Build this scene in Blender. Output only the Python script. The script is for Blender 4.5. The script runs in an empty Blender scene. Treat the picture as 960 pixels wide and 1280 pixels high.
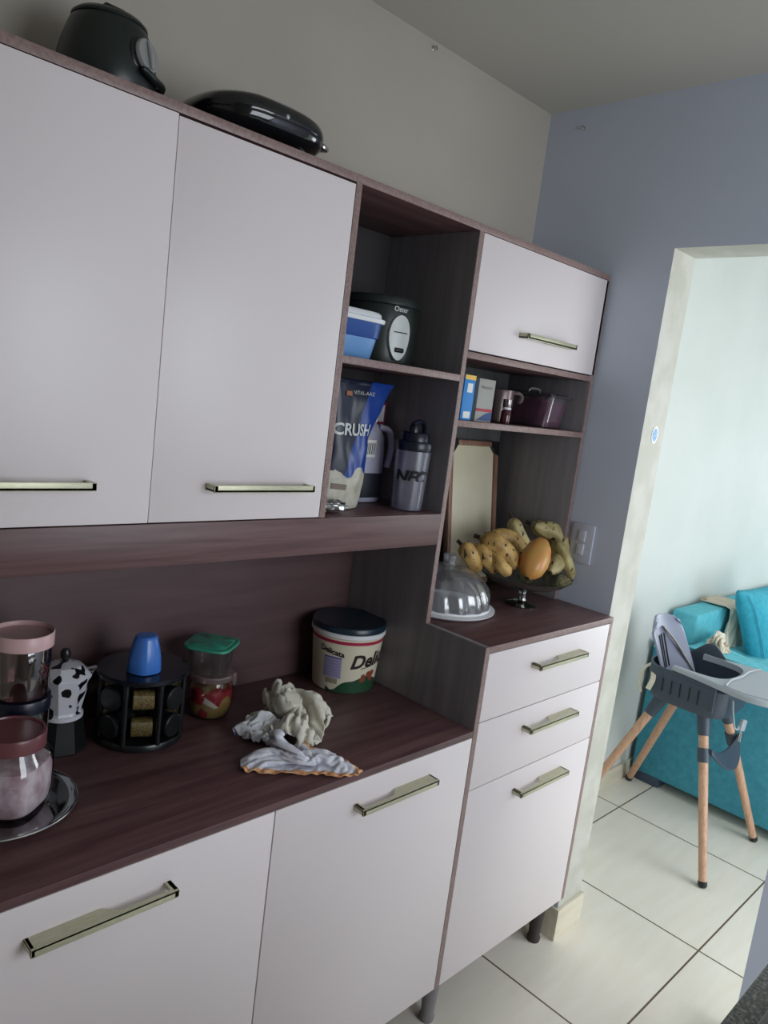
import bpy, bmesh, math, random
from mathutils import Vector, Matrix, noise
PI = math.pi
S = bpy.context.scene
COL = S.collection

# ---------------------------------------------------------------- camera
CAM = Vector((-2.0201, -1.4067, 1.6179)); YAW, PITCH, ROLL, FPX = 0.79556, -0.154845, 0.126314, 943.82
_f = Vector((math.sin(YAW)*math.cos(PITCH), math.cos(YAW)*math.cos(PITCH), math.sin(PITCH)))
_r = _f.cross(Vector((0, 0, 1))).normalized(); _u = _r.cross(_f)
_r, _u = math.cos(ROLL)*_r + math.sin(ROLL)*_u, -math.sin(ROLL)*_r + math.cos(ROLL)*_u
cam = bpy.data.objects.new('camera', bpy.data.cameras.new('camera')); COL.objects.link(cam)
cam.matrix_world = Matrix(((_r.x, _u.x, -_f.x, CAM.x), (_r.y, _u.y, -_f.y, CAM.y), (_r.z, _u.z, -_f.z, CAM.z), (0, 0, 0, 1)))
cam.data.sensor_fit = 'VERTICAL'; cam.data.sensor_height = 36; cam.data.lens = FPX*36/1280
cam.data.clip_start = .02
S.camera = cam

# ---------------------------------------------------------------- light
S.view_settings.view_transform = 'Standard'; S.view_settings.look = 'None'
S.view_settings.gamma = 1; S.view_settings.use_curve_mapping = False
S.view_settings.exposure = 0.0
w = bpy.data.worlds.new('sky'); S.world = w; w.use_nodes = True
w.node_tree.nodes['Background'].inputs[0].default_value = (.62, .78, 1, 1)
w.node_tree.nodes['Background'].inputs[1].default_value = 1.0
def area(name, loc, target, sx, sy, power, col, spread=180):
    l = bpy.data.lights.new(name, 'AREA'); l.shape = 'RECTANGLE'; l.size = sx; l.size_y = sy
    l.energy = power; l.color = col; l.spread = math.radians(spread)
    o = bpy.data.objects.new(name, l); COL.objects.link(o); o.location = loc
    o.rotation_euler = (Vector(target)-Vector(loc)).to_track_quat('-Z', 'Y').to_euler()
    return o
area('daylight_living_window', (4.3, -1.4, 1.45), (0, -1.0, .9), 1.8, 1.5, 44, (.95, .99, 1))
area('daylight_living_patio_door', (.98, -2.34, 1.1), (.0, -.4, .3), 1.5, 1.9, 34, (.96, .99, 1))
area('daylight_kitchen_window', (-.72, -2.74, 1.55), (-.6, 0, .6), 1.3, 1.35, 25, (.93, .97, 1))

# ---------------------------------------------------------------- materials
def lin(c):
    c = c/255
    return c/12.92 if c <= .04045 else ((c+.055)/1.055)**2.4
def rgb(c): return (lin(c[0]), lin(c[1]), lin(c[2]), 1)
def mat(name, c, rough=.5, metal=0, spec=.5, coat=0, trans=0, emit=None):
    m = bpy.data.materials.new(name); m.use_nodes = True
    b = m.node_tree.nodes['Principled BSDF']
    b.inputs['Base Color'].default_value = rgb(c); b.inputs['Roughness'].default_value = rough
    b.inputs['Metallic'].default_value = metal; b.inputs['Specular IOR Level'].default_value = spec
    b.inputs['Coat Weight'].default_value = coat; b.inputs['Transmission Weight'].default_value = trans
    return m
def nodes(m): return m.node_tree.nodes, m.node_tree.links, m.node_tree.nodes['Principled BSDF']
def noisy(m, c1, c2, scale=8, stretch=(1, 1, 1), lo=.35, hi=.65, bump=0, detail=4, dist=0, coord='Object', bdist=.002):
    n, l, b = nodes(m)
    tc = n.new('ShaderNodeTexCoord'); mp = n.new('ShaderNodeMapping'); mp.inputs['Scale'].default_value = stretch
    t = n.new('ShaderNodeTexNoise'); t.inputs['Scale'].default_value = scale; t.inputs['Detail'].default_value = detail
    t.inputs['Distortion'].default_value = dist
    r = n.new('ShaderNodeValToRGB'); r.color_ramp.elements[0].position = lo; r.color_ramp.elements[1].position = hi
    r.color_ramp.elements[0].color = rgb(c1); r.color_ramp.elements[1].color = rgb(c2)
    l.new(tc.outputs[coord], mp.inputs[0]); l.new(mp.outputs[0], t.inputs[0]); l.new(t.outputs[0], r.inputs[0])
    l.new(r.outputs[0], b.inputs['Base Color'])
    if bump:
        k = n.new('ShaderNodeBump'); k.inputs['Strength'].default_value = bump; k.inputs['Distance'].default_value = bdist
        l.new(t.outputs[0], k.inputs['Height']); l.new(k.outputs[0], b.inputs['Normal'])
    return m
def wood(name, c1, c2, c3, stretch, rough=.42):
    m = mat(name, c2, rough)
    n, l, b = nodes(m)
    tc = n.new('ShaderNodeTexCoord'); mp = n.new('ShaderNodeMapping'); mp.inputs['Scale'].default_value = stretch
    t = n.new('ShaderNodeTexNoise'); t.inputs['Scale'].default_value = 2.2; t.inputs['Detail'].default_value = 7
    t.inputs['Roughness'].default_value = .62; t.inputs['Distortion'].default_value = .6
    r = n.new('ShaderNodeValToRGB'); e = r.color_ramp.elements
    e[0].position = .34; e[0].color = rgb(c1); e[1].position = .68; e[1].color = rgb(c3)
    k = e.new(.5); k.color = rgb(c2)
    l.new(tc.outputs['Object'], mp.inputs[0]); l.new(mp.outputs[0], t.inputs[0]); l.new(t.outputs[0], r.inputs[0])
    l.new(r.outputs[0], b.inputs['Base Color'])
    return m
def thin(name, tint, rough=.05, gloss=.12, body=0, bodycol=(255, 255, 255)):
    """thin clear wall: see-through with a fresnel sheen and, if asked, a milky share"""
    m = bpy.data.materials.new(name); m.use_nodes = True; n = m.node_tree.nodes; l = m.node_tree.links; n.clear()
    o = n.new('ShaderNodeOutputMaterial'); t = n.new('ShaderNodeBsdfTransparent'); t.inputs[0].default_value = rgb(tint)
    g = n.new('ShaderNodeBsdfGlossy'); g.inputs['Roughness'].default_value = rough
    lw = n.new('ShaderNodeLayerWeight'); lw.inputs[0].default_value = .25
    mt = n.new('ShaderNodeMath'); mt.operation = 'MULTIPLY_ADD'; mt.inputs[1].default_value = .75; mt.inputs[2].default_value = gloss*.4
    mx = n.new('ShaderNodeMixShader')
    l.new(lw.outputs['Facing'], mt.inputs[0])
    pw = n.new('ShaderNodeMath'); pw.operation = 'POWER'; pw.inputs[1].default_value = 2.2
    l.new(mt.outputs[0], pw.inputs[0])
    ad = n.new('ShaderNodeMath'); ad.operation = 'ADD'; ad.inputs[1].default_value = gloss*.5; ad.use_clamp = True
    l.new(pw.outputs[0], ad.inputs[0]); l.new(ad.outputs[0], mx.inputs[0])
    last = t
    if body:
        d = n.new('ShaderNodeBsdfDiffuse'); d.inputs[0].default_value = rgb(bodycol)
        tr = n.new('ShaderNodeBsdfTranslucent'); tr.inputs[0].default_value = rgb(bodycol)
        a = n.new('ShaderNodeMixShader'); a.inputs[0].default_value = .4; l.new(d.outputs[0], a.inputs[1]); l.new(tr.outputs[0], a.inputs[2])
        bm_ = n.new('ShaderNodeMixShader'); bm_.inputs[0].default_value = body
        l.new(t.outputs[0], bm_.inputs[1]); l.new(a.outputs[0], bm_.inputs[2]); last = bm_
    l.new(last.outputs[0], mx.inputs[1]); l.new(g.outputs[0], mx.inputs[2]); l.new(mx.outputs[0], o.inputs[0])
    return m

M = {}
M['wall_warm'] = noisy(mat('paint_grey_kitchen', (180, 173, 162), .75), (177, 170, 159), (183, 176, 165), 3, bump=.15, detail=8)
M['wall_blue'] = noisy(mat('cool_lit_kitchen_wall', (202, 210, 226), .6), (199, 208, 224), (205, 213, 229), 2.5, bump=.12, detail=8)  # bluer and lighter than the back wall: cool window light put into the colour
M['wall_white'] = noisy(mat('paint_white_living', (204, 208, 203), .7), (202, 206, 201), (209, 212, 208), 2.5, bump=.15, detail=8)
M['jamb'] = noisy(mat('paint_cream_jamb', (186, 185, 174), .6), (180, 179, 167), (192, 191, 182), 12, lo=.4, hi=.6)
M['ceiling'] = mat('paint_ceiling', (196, 193, 184), .85)
M['laminate'] = mat('cream_laminate', (226, 217, 218), .4, coat=.12)
M['laminate'].node_tree.nodes['Principled BSDF'].inputs['Coat Roughness'].default_value = .3
M['wood_x'] = wood('walnut_laminate_horizontal', (78, 52, 54), (97, 68, 69), (112, 83, 82), (1.1, 16, 22))
M['wood_splash'] = wood('walnut_laminate_splash', (82, 60, 62), (88, 65, 67), (94, 71, 72), (1.1, 16, 14))
M['wood_z'] = wood('walnut_laminate_sheen_grey', (118, 114, 117), (127, 123, 126), (136, 131, 134), (22, 16, 1.1))  # walnut greyed: bluish sheen and haze on upright panels put into the colour
M['wood_y'] = wood('walnut_laminate_sideways', (92, 60, 58), (116, 80, 76), (136, 98, 94), (12, 1.1, 12))
M['wood_in'] = wood('walnut_laminate_hazy', (82, 84, 83), (90, 92, 91), (98, 100, 99), (22, 16, 1.1), .5)  # niche back: dark walnut lightened, haze painted into its colour
M['edge'] = noisy(mat('pinkish_edge_band', (140, 116, 112), .4), (130, 106, 102), (150, 127, 123), 60, (3, 3, 3))
M['back_in'] = mat('dark_backing_board', (92, 88, 86), .55)
M['handle'] = noisy(mat('champagne_metal', (190, 189, 162), .42, .45), (184, 183, 154), (198, 197, 172), 60, (1, 8, 8))
M['dark_gap'] = mat('dark_underside', (60, 52, 50), .7)
M['black'] = mat('black_plastic', (24, 26, 28), .28)
M['blackgreen'] = mat('greenish_black_plastic', (30, 38, 36), .35)
M['gloss_black'] = mat('glossy_black_plastic', (16, 19, 22), .1, coat=.5)
M['chrome'] = mat('chrome', (210, 212, 212), .18, 1)
M['silver'] = mat('silver_plastic', (168, 170, 170), .35, .4)
M['silver_pale'] = mat('pale_silver_plastic', (190, 194, 192), .4, .1)
M['white_pl'] = mat('white_plastic', (226, 228, 232), .4)
M['white_m'] = mat('white_print', (232, 232, 228), .6)
M['granite'] = None

# ---------------------------------------------------------------- builders
class MB:
    def __init__(s, org=(0, 0, 0)): s.bm = bmesh.new(); s.o = Vector(org)
    def _new(s, fn):
        a = set(s.bm.verts); fn(); return [v for v in s.bm.verts if v not in a]
    def box(s, x0, x1, y0, y1, z0, z1, bev=0, seg=2, rot=None):
        vs = [s.bm.verts.new((x, y, z)) for x in (x0, x1) for y in (y0, y1) for z in (z0, z1)]
        q = [(0, 1, 3, 2), (4, 6, 7, 5), (0, 4, 5, 1), (2, 3, 7, 6), (0, 2, 6, 4), (1, 5, 7, 3)]
        fs = [s.bm.faces.new([vs[i] for i in f]) for f in q]
        res = vs
        if bev:
            es = list({e for f in fs for e in f.edges})
            r = bmesh.ops.bevel(s.bm, geom=es, offset=bev, segments=seg, affect='EDGES', profile=.5)
            res = list({v for v in r['verts']} | {v for v in vs if v.is_valid})
        if rot is not None:
            c = Vector(((x0+x1)/2, (y0+y1)/2, (z0+z1)/2))
            for v in res: v.co = rot @ (v.co-c) + c
        return res
    def rings(s, rs, close=True, cap0=True, cap1=True):
        R = [[s.bm.verts.new(p) for p in r] for r in rs]
        n = len(R[0])
        for a, b in zip(R, R[1:]):
            for i in range(n if close else n-1):
                j = (i+1) % n
                s.bm.faces.new((a[i], a[j], b[j], b[i]))
        if cap0 and close: s.bm.faces.new(R[0][::-1])
        if cap1 and close: s.bm.faces.new(R[-1])
        return R
    def lathe(s, prof, c=(0, 0, 0), n=40, axis=None, cap0=True, cap1=True, sx=1, sy=1, rot=0, power=2, twist=None):
        """prof: (radius, height) pairs; power>2 squares the section"""
        M3 = Matrix.Identity(3)
        if axis is not None: M3 = Vector(axis).to_track_quat('Z', 'Y').to_matrix()
        c = Vector(c); rs = []
        for k, (r, h) in enumerate(prof):
            r = max(r, 1e-4); ring = []
            for i in range(n):
                a = 2*PI*i/n; ca, sa = math.cos(a), math.sin(a)
                if power != 2:
                    q = (abs(ca)**power+abs(sa)**power)**(-1/power)
                else: q = 1
                rr = r*q*(twist(a, h) if twist else 1)
                p = Vector((rr*ca*sx, rr*sa*sy, 0)); p.rotate(Matrix.Rotation(rot, 3, 'Z')); p.z = h
                ring.append(c + M3 @ p)
            rs.append(ring)
        return s.rings(rs, True, cap0, cap1)
    def tube(s, pts, rad, n=12, caps=True, flat=1, up=(0, 0, 1), power=2):
        pts = [Vector(p) for p in pts]; m = len(pts)
        if not hasattr(rad, '__len__'): rad = [rad]*m
        rs = []; pn = None
        for i, p in enumerate(pts):
            t = (pts[min(i+1, m-1)]-pts[max(i-1, 0)]).normalized()
            if pn is None:
                pn = Vector(up)-t*Vector(up).dot(t)
                if pn.length < 1e-3: pn = t.orthogonal()
            else: pn = pn-t*pn.dot(t)
            pn = pn.normalized(); b = t.cross(pn); ring = []
            for k in range(n):
                a = 2*PI*k/n; ca, sa = math.cos(a), math.sin(a)
                q = (abs(ca)**power+abs(sa)**power)**(-1/power)
                ring.append(p + (pn*ca*flat + b*sa)*rad[i]*q)
            rs.append(ring)
        return s.rings(rs, True, caps, caps)
    def prism(s, poly, a, b, plane='xy', bev=0):
        def P(u, v, w): return {'xy': (u, v, w), 'xz': (u, w, v), 'yz': (w, u, v)}[plane]
        A = [s.bm.verts.new(P(u, v, a)) for u, v in poly]; B = [s.bm.verts.new(P(u, v, b)) for u, v in poly]
        n = len(poly); fs = [s.bm.faces.new(A[::-1]), s.bm.faces.new(B)]
        for i in range(n): fs.append(s.bm.faces.new((A[i], A[(i+1) % n], B[(i+1) % n], B[i])))
        bmesh.ops.recalc_face_normals(s.bm, faces=fs)
        if bev:
            es = list({e for f in fs[:2] for e in f.edges})
            bmesh.ops.bevel(s.bm, geom=es, offset=bev, segments=2, affect='EDGES')
    def ball(s, c, r, sx=1, sy=1, sz=1, n=20, rot=None):
        vs = s._new(lambda: bmesh.ops.create_uvsphere(s.bm, u_segments=n, v_segments=max(8, n*2//3), radius=r))
        for v in vs:
            p = Vector((v.co.x*sx, v.co.y*sy, v.co.z*sz))
            if rot is not None: p = rot @ p
            v.co = p+Vector(c)
        return vs
    def grid(s, fn, nu, nv, thick=0):
        V = [[s.bm.verts.new(fn(i/nu, j/nv)) for j in range(nv+1)] for i in range(nu+1)]
        for i in range(nu):
            for j in range(nv): s.bm.faces.new((V[i][j], V[i+1][j], V[i+1][j+1], V[i][j+1]))
        return V
    def build(s, name, material, parent=None, smooth=True, angle=40, mods=()):
        for v in s.bm.verts: v.co -= s.o
        bmesh.ops.recalc_face_normals(s.bm, faces=s.bm.faces)
        me = bpy.data.meshes.new(name); s.bm.to_mesh(me); s.bm.free()
        for mm in (material if isinstance(material, (list, tuple)) else [material]): me.materials.append(mm)
        if smooth:
            for p in me.polygons: p.use_smooth = True
            try: me.set_sharp_from_angle(angle=math.radians(angle))
            except Exception: pass
        o = bpy.data.objects.new(name, me); COL.objects.link(o)
        if parent is not None: o.parent = parent
        else: o.location = s.o
        for kind, kw in mods:
            md = o.modifiers.new(kind.lower(), kind)
            for k, v in kw.items(): setattr(md, k, v)
        return o
def tag(o, label, cat, group=None, kind=None):
    if label: o['label'] = label
    if cat: o['category'] = cat
    if group: o['group'] = group
    if kind: o['kind'] = kind
    return o
def thing(name, loc, label, cat, group=None, rz=0):
    o = bpy.data.objects.new(name, None); COL.objects.link(o); o.location = loc; o.rotation_euler = (0, 0, rz)
    o.empty_display_size = .05
    return tag(o, label, cat, group)
def struct(name, mb, m, parent=None, smooth=False):
    o = mb.build(name, m, parent, smooth)
    if parent is None: o['kind'] = 'structure'
    return o
def text_mesh(name, s, size, material, parent, mapf, bold=.0, shear=0, extrude=.0, sub=True, align='CENTER'):
    cu = bpy.data.curves.new(name, 'FONT'); cu.body = s; cu.size = size; cu.offset = bold; cu.shear = shear
    cu.align_x = align; cu.align_y = 'CENTER'; cu.extrude = extrude; cu.resolution_u = 3
    t = bpy.data.objects.new(name, cu); COL.objects.link(t)
    me = bpy.data.meshes.new_from_object(t.evaluated_get(bpy.context.evaluated_depsgraph_get()))
    bpy.data.objects.remove(t); bpy.data.curves.remove(cu)
    if sub:
        b = bmesh.new(); b.from_mesh(me)
        bmesh.ops.triangulate(b, faces=b.faces)
        long_ = [e for e in b.edges if e.calc_length() > size*.12]
        bmesh.ops.subdivide_edges(b, edges=long_, cuts=3, use_grid_fill=True)
        b.to_mesh(me); b.free()
    for v in me.vertices: v.co = Vector(mapf(v.co.x, v.co.y))
    me.materials.clear(); me.materials.append(material); me.name = name
    o = bpy.data.objects.new(name, me); COL.objects.link(o); o.parent = parent
    return o
def smooth_path(pts, n=24):
    """Catmull-Rom through pts"""
    P = [Vector(p) for p in pts]; P = [P[0]*2-P[1]] + P + [P[-1]*2-P[-2]]; out = []; m = len(P)-3
    for k in range(n+1):
        t = k/n*m; i = min(int(t), m-1); t -= i; a, b, c, d = P[i:i+4]
        out.append(.5*((2*b)+(c-a)*t+(2*a-5*b+4*c-d)*t*t+(3*b-a-3*c+d)*t**3))
    return out
def lerp(a, b, t): return a+(b-a)*t
def at(px, py, ax, v):
    """a point of the photograph's frame at world coordinate ax = v"""
    d = _f+_r*((px-480)/FPX)-_u*((py-640)/FPX); i = 'xyz'.index(ax)
    return CAM+d*((v-CAM[i])/d[i])

# ================================================================ the rooms
X0, X1, X2, X3 = -1.785, -1.3863, -.9987, -.6068     # cabinet bays: left end, seam, open column, tower
XL = -1.1889
YB = .08                                            # kitchen back wall
DU, DL = .2185, .4118
ZT, ZDB, ZAP, ZSA, ZF, ZS2, ZTT = 2.0334, 1.3445, 1.2657, 1.6842, 1.7441, 1.5766, 1.0616
ZD1, ZD2, ZB, ZW = .8692, .6918, .1542, .8527
TH = .0158
XW, WT, YJ, YR, ZL, ZC, YN = .006, .134, -.3944, -.936, 2.1035, 2.52, .02

def tile_mat():
    m = mat('cream_floor_tiles', (222, 214, 196), .28)
    n, l, b = nodes(m)
    tc = n.new('ShaderNodeTexCoord'); mp = n.new('ShaderNodeMapping')
    mp.inputs['Location'].default_value = (-.36014+1.2, .71418+2.4, 0)
    br = n.new('ShaderNodeTexBrick'); br.offset = 0; br.squash = 1
    br.inputs['Scale'].default_value = 1; br.inputs['Brick Width'].default_value = .6; br.inputs['Row Height'].default_value = .6
    br.inputs['Mortar Size'].default_value = .0032; br.inputs['Mortar Smooth'].default_value = .2
    br.inputs['Color1'].default_value = (1, 1, 1, 1); br.inputs['Color2'].default_value = (.93, .93, .93, 1)
    br.inputs['Mortar'].default_value = (0, 0, 0, 1)
    ns = n.new('ShaderNodeTexNoise'); ns.inputs['Scale'].default_value = 4; ns.inputs['Detail'].default_value = 8
    mp2 = n.new('ShaderNodeMapping'); mp2.inputs['Scale'].default_value = (1.2, 7, 1)
    r = n.new('ShaderNodeValToRGB'); r.color_ramp.elements[0].color = rgb((235, 228, 214)); r.color_ramp.elements[1].color = rgb((240, 235, 224))
    r.color_ramp.elements[0].position = .3; r.color_ramp.elements[1].position = .7
    mx = n.new('ShaderNodeMixRGB'); mx.blend_type = 'MULTIPLY'; mx.inputs[0].default_value = 1
    mx2 = n.new('ShaderNodeMixRGB'); mx2.inputs[1].default_value = rgb((104, 88, 72))
    l.new(tc.outputs['Object'], mp.inputs[0]); l.new(mp.outputs[0], br.inputs[0])
    l.new(tc.outputs['Object'], mp2.inputs[0]); l.new(mp2.outputs[0], ns.inputs[0]); l.new(ns.outputs[0], r.inputs[0])
    inv = n.new('ShaderNodeMath'); inv.operation = 'SUBTRACT'; inv.inputs[0].default_value = 1; l.new(br.outputs['Fac'], inv.inputs[1])
    l.new(inv.outputs[0], mx2.inputs[0]); l.new(r.outputs[0], mx2.inputs[2]); l.new(mx2.outputs[0], b.inputs['Base Color'])
    k = n.new('ShaderNodeBump'); k.inputs['Strength'].default_value = .5; k.inputs['Distance'].default_value = .002
    l.new(inv.outputs[0], k.inputs['Height']); l.new(k.outputs[0], b.inputs['Normal'])
    return m
M['tile'] = tile_mat()
m = MB(); m.box(-3.4, 4.6, -3.0, .3, -.05, 0); struct('floor', m, M['tile'])
m = MB(); m.box(-3.4, XW+.07, -3.0, .25, ZC, ZC+.08); m.box(XW+.07, 4.6, -2.6, .2, ZC, ZC+.08); struct('ceiling', m, M['ceiling'])
m = MB(); m.box(-3.3, XW, YB, YB+.12, 0, ZC); struct('wall_back', m, M['wall_warm'])
m = MB(); m.box(-3.32, -3.2, -2.9, YB, 0, ZC); struct('wall_left', m, M['wall_warm'])
m = MB()  # wall behind the camera, with its window opening
for a in ((-3.2, -1.4, 0, ZC), (-.05, XW, 0, ZC), (-1.4, -.05, 0, .85), (-1.4, -.05, 2.25, ZC)): m.box(a[0], a[1], -2.92, -2.8, a[2], a[3])
struct('wall_front', m, M['wall_warm'])
m = MB(); m.box(-1.4, -.05, -2.88, -2.84, .85, .89); m.box(-1.4, -.05, -2.88, -2.84, 2.21, 2.25)
for x in (-1.4, -.745, -.09): m.box(x, x+.04, -2.88, -2.84, .89, 2.21)
struct('window_1', m, M['white_pl'])
# dividing wall: kitchen face tinted with cool light, reveals cream, living face white
def divider():
    mb = MB()
    def q(pts, mi):
        f = mb.bm.faces.new([mb.bm.verts.new(p) for p in pts]); f.material_index = mi
    a, b = XW, XW+WT
    Y0, Y1 = -2.9, .2
    for x, mi in ((a, 0), (b, 2)):
        q([(x, YJ, 0), (x, Y1, 0), (x, Y1, ZC), (x, YJ, ZC)], mi)
        q([(x, Y0, 0), (x, YR, 0), (x, YR, ZC), (x, Y0, ZC)], mi)
        q([(x, YR, ZL), (x, YJ, ZL), (x, YJ, ZC), (x, YR, ZC)], mi)
    q([(a, YJ, 0), (b, YJ, 0), (b, YJ, ZL), (a, YJ, ZL)], 1)
    q([(a, YR, 0), (b, YR, 0), (b, YR, ZL), (a, YR, ZL)], 1)
    q([(a, YR, ZL), (b, YR, ZL), (b, YJ, ZL), (a, YJ, ZL)], 1)
    q([(a, Y0, 0), (b, Y0, 0), (b, Y0, ZC), (a, Y0, ZC)], 2); q([(a, Y1, 0), (b, Y1, 0), (b, Y1, ZC), (a, Y1, ZC)], 2)
    bmesh.ops.remove_doubles(mb.bm, verts=mb.bm.verts, dist=1e-5)
    return mb
struct('wall_right', divider(), [M['wall_blue'], M['jamb'], M['wall_white']])
# living room shell
m = MB(); m.box(XW+WT, 4.6, YN, YN+.12, 0, ZC); struct('wall_back_living', m, M['wall_white'])
m = MB()
for a in ((-2.5, -2.3, 0, ZC), (-.5, YN, 0, ZC), (-2.3, -.5, 0, .6), (-2.3, -.5, 2.3, ZC)): m.box(4.4, 4.52, a[0], a[1], a[2], a[3])
struct('wall_far_living', m, M['wall_white'])
m = MB()
for a in ((2.2, 4.4, 0, ZC), (XW+WT, 2.2, 2.15, ZC)): m.box(a[0], a[1], -2.52, -2.4, a[2], a[3])
struct('wall_front_living', m, M['wall_white'])
m = MB()
for y in (-2.3, -1.42, -.54): m.box(4.44, 4.48, y, y+.04, .64, 2.26)
m.box(4.44, 4.48, -2.3, -.5, .6, .64); m.box(4.44, 4.48, -2.3, -.5, 2.26, 2.3); struct('window_2', m, M['white_pl'])
m = MB()
for x in (XW+WT, 1.15, 2.16): m.box(x, x+.04, -2.48, -2.44, .04, 2.11)
m.box(XW+WT, 2.2, -2.48, -2.44, .0, .04); m.box(XW+WT, 2.2, -2.48, -2.44, 2.11, 2.15); struct('window_3', m, M['white_pl'])
M['skirt'] = noisy(mat('cream_skirting_tile', (212, 203, 182), .35), (205, 196, 174), (218, 210, 192), 5, (1, 6, 6))
m = MB(); m.box(XW+WT+.012, 4.4, YN-.011, YN-.0005, 0, .079, .001); struct('baseboard_living', m, M['skirt'])
m = MB(); m.box(XW-.011, XW+WT+.012, YJ-.011, YJ-.0005, 0, .106, .001); m.box(XW-.011, XW-.0005, YJ, YB, 0, .106, .001)
m.box(XW+WT+.0005, XW+WT+.011, YJ, YN, 0, .106, .001); struct('baseboard_jamb', m, M['skirt'])

# ================================================================ kitchen cabinet
KO = Vector((-.9, -.16, 0))
kc = thing('kitchen_cabinet', KO, 'tall kitchen cabinet with cream doors, dark walnut panels and champagne metal handles along the wall', 'cabinet')
class KB(MB):
    def build(s, name, material, parent=None, smooth=True, angle=40, mods=()):
        if material in (M['wood_z'], M['wood_x']) and name not in ('apron_board', 'worktop', 'splash_panel', 'back_panel', 'leg'):
            s.bm.normal_update()
            for f in s.bm.faces:
                if f.normal.y < -.6 or (f.normal.y < -.2 and f.calc_area() < .003): f.material_index = 1
            material = [material, M['edge']]
        return MB.build(s, name, material, parent, smooth, angle, mods)
def kb(): return KB(KO)
B = .0008
WZ, WX, WY = M['wood_z'], M['wood_x'], M['wood_y']
# carcass
m = kb()
m.box(X0, X0+TH, -DU, YB-.004, ZAP, ZT-TH, B); m.build('side_panel', WZ, kc, angle=30)
m = kb(); m.box(X1-TH/2, X1+TH/2, -DU+.02, YB-.006, ZDB, ZT-TH); m.build('side_panel', WZ, kc, angle=30)
m = kb(); m.box(X2, X2+TH, -DU, YB-.004, ZDB, ZT-TH, B)                       # open column
m.build('side_panel', WZ, kc, angle=30)
m = kb(); m.prism([(YB-.004, ZB), (-DL, ZB), (-DL, ZTT), (-DU, ZTT), (-DU, ZT-TH), (YB-.004, ZT-TH)], X3, X3+TH, 'yz', B)
m.build('tower_side_panel', WZ, kc, angle=30)
m = kb(); m.box(-TH, 0, -DU, YB-.004, ZTT, ZT-TH, B); m.box(-TH, 0, -DL, YB-.004, ZB, ZTT-TH, B)
m.build('tower_side_panel', WZ, kc, angle=30)
m = kb(); m.box(X0, X0+TH, -DL, YB-.004, ZB, ZW-TH, B); m.build('end_panel', WZ, kc)
m = kb(); m.box(X0, 0, -DU, YB-.004, ZT-TH, ZT, B); m.build('top_board', WX, kc, angle=30)
m = kb(); m.box(X0+TH, X3, -DU+.016, YB-.004, ZDB-TH, ZDB-.001, B); m.box(X0+TH, X2, -DU+.02, YB-.02, ZDB-.001, ZDB, 0); m.build('floor_board', WX, kc)
m = kb(); m.box(X0, X3, -DU, -DU+.015, ZAP, ZDB-.001, B); m.build('apron_board', WX, kc, angle=30)
m = kb(); m.box(X0, X3, -DL, YB-.004, ZW-TH, ZW, B); m.build('worktop', WX, kc, angle=30)
m = kb(); m.box(X3+TH, 0, -DL, YB-.004, ZTT-TH, ZTT, B); m.build('tower_top', WX, kc, angle=30)
m = kb(); m.box(X0+TH, X3, -DL+.004, YB-.004, ZB-.004, ZB+TH-.004); m.box(X3+TH, -TH, -DL+.004, YB-.004, ZB-.004, ZB+TH-.004); m.build('bottom_board', WX, kc)
m = kb(); m.box(X0, X3, YB-.004, YB-.0008, ZW, ZDB-TH); m.build('splash_panel', M['wood_splash'], kc)
m = kb(); m.box(X0, X3, YB-.004, YB-.0008, ZDB, ZT-TH); m.build('back_panel', mat('shaded_walnut_backing', (52, 48, 50), .55), kc)  # same backing darkened: shade inside the open column put into the colour
m = kb(); m.box(X3+TH, -TH, YB-.004, YB-.0008, ZTT, ZT-TH); m.build('back_panel', M['wood_in'], kc)
# shelves
for x0, x1, z in ((X2+TH, X3, ZSA), (X3+TH, -TH, ZS2)):
    m = kb(); m.box(x0, x1, -DU, YB-.004, z-TH, z, B); m.build('shelf', WX, kc, angle=30)
m = kb(); m.box(X3+TH, -TH, -DU, YB-.004, ZF-TH-.002, ZF-.002, B); m.build('shelf', WX, kc, angle=30)
def handle(parent, xl, z, yf, flip=False, upper=False):
    """pull seen from above: a plate over one half, a slot and a thin bar over the other"""
    L, P = .234, .030
    m = kb()
    def X(u): return xl+L-u if flip else xl+u
    pts = [(0, -P), (L, -P), (L, 0), (.53*L, 0)]
    for k in range(9):
        t = k/8; s_ = t*t*(3-2*t); pts.append((lerp(.53*L, .40*L, t), lerp(0, -P+.009, s_)))
    pts += [(.012, -P+.008), (.012, 0), (0, 0)]
    poly = [(X(u), yf+v) for u, v in pts]
    zt = z+.006
    if upper: m.prism(poly, z-.006, z-.0025, 'xy')
    else: m.prism(poly, zt-.0035, zt, 'xy')
    m.box(xl, xl+L, yf-P, yf-P+.0045, z-.0075, z+.0065, .0008)
    xx = sorted((X(0), X(.008))); m.box(xx[0], xx[1], yf-P, yf-.0003, z-.006, z+.006, .0006)
    xx = sorted((X(L), X(L-.006))); m.box(xx[0], xx[1], yf-P, yf-.0003, z-.006, z+.006, .0006)
    m.build('handle', M['handle'], parent, angle=30)
def front(name, x0, x1, z0, z1, yf, hx, hz, flip=False, upper=False, th=.0155):
    m = kb(); g = .0014
    m.box(x0+g, x1-g, yf, yf+th, z0+g, z1-g, .0009)
    o = m.build(name, M['laminate'], kc, angle=30)
    handle(o, hx, hz, yf, flip, upper)
    return o
front('door', X0+TH/2, X1, ZDB+.0005, ZT-TH-.001, -DU-.003, -1.495-.234, 1.415, True, True)
front('door', X1, X2, ZDB, ZT-TH-.003, -DU, -1.277, 1.411, False, True)
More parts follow.
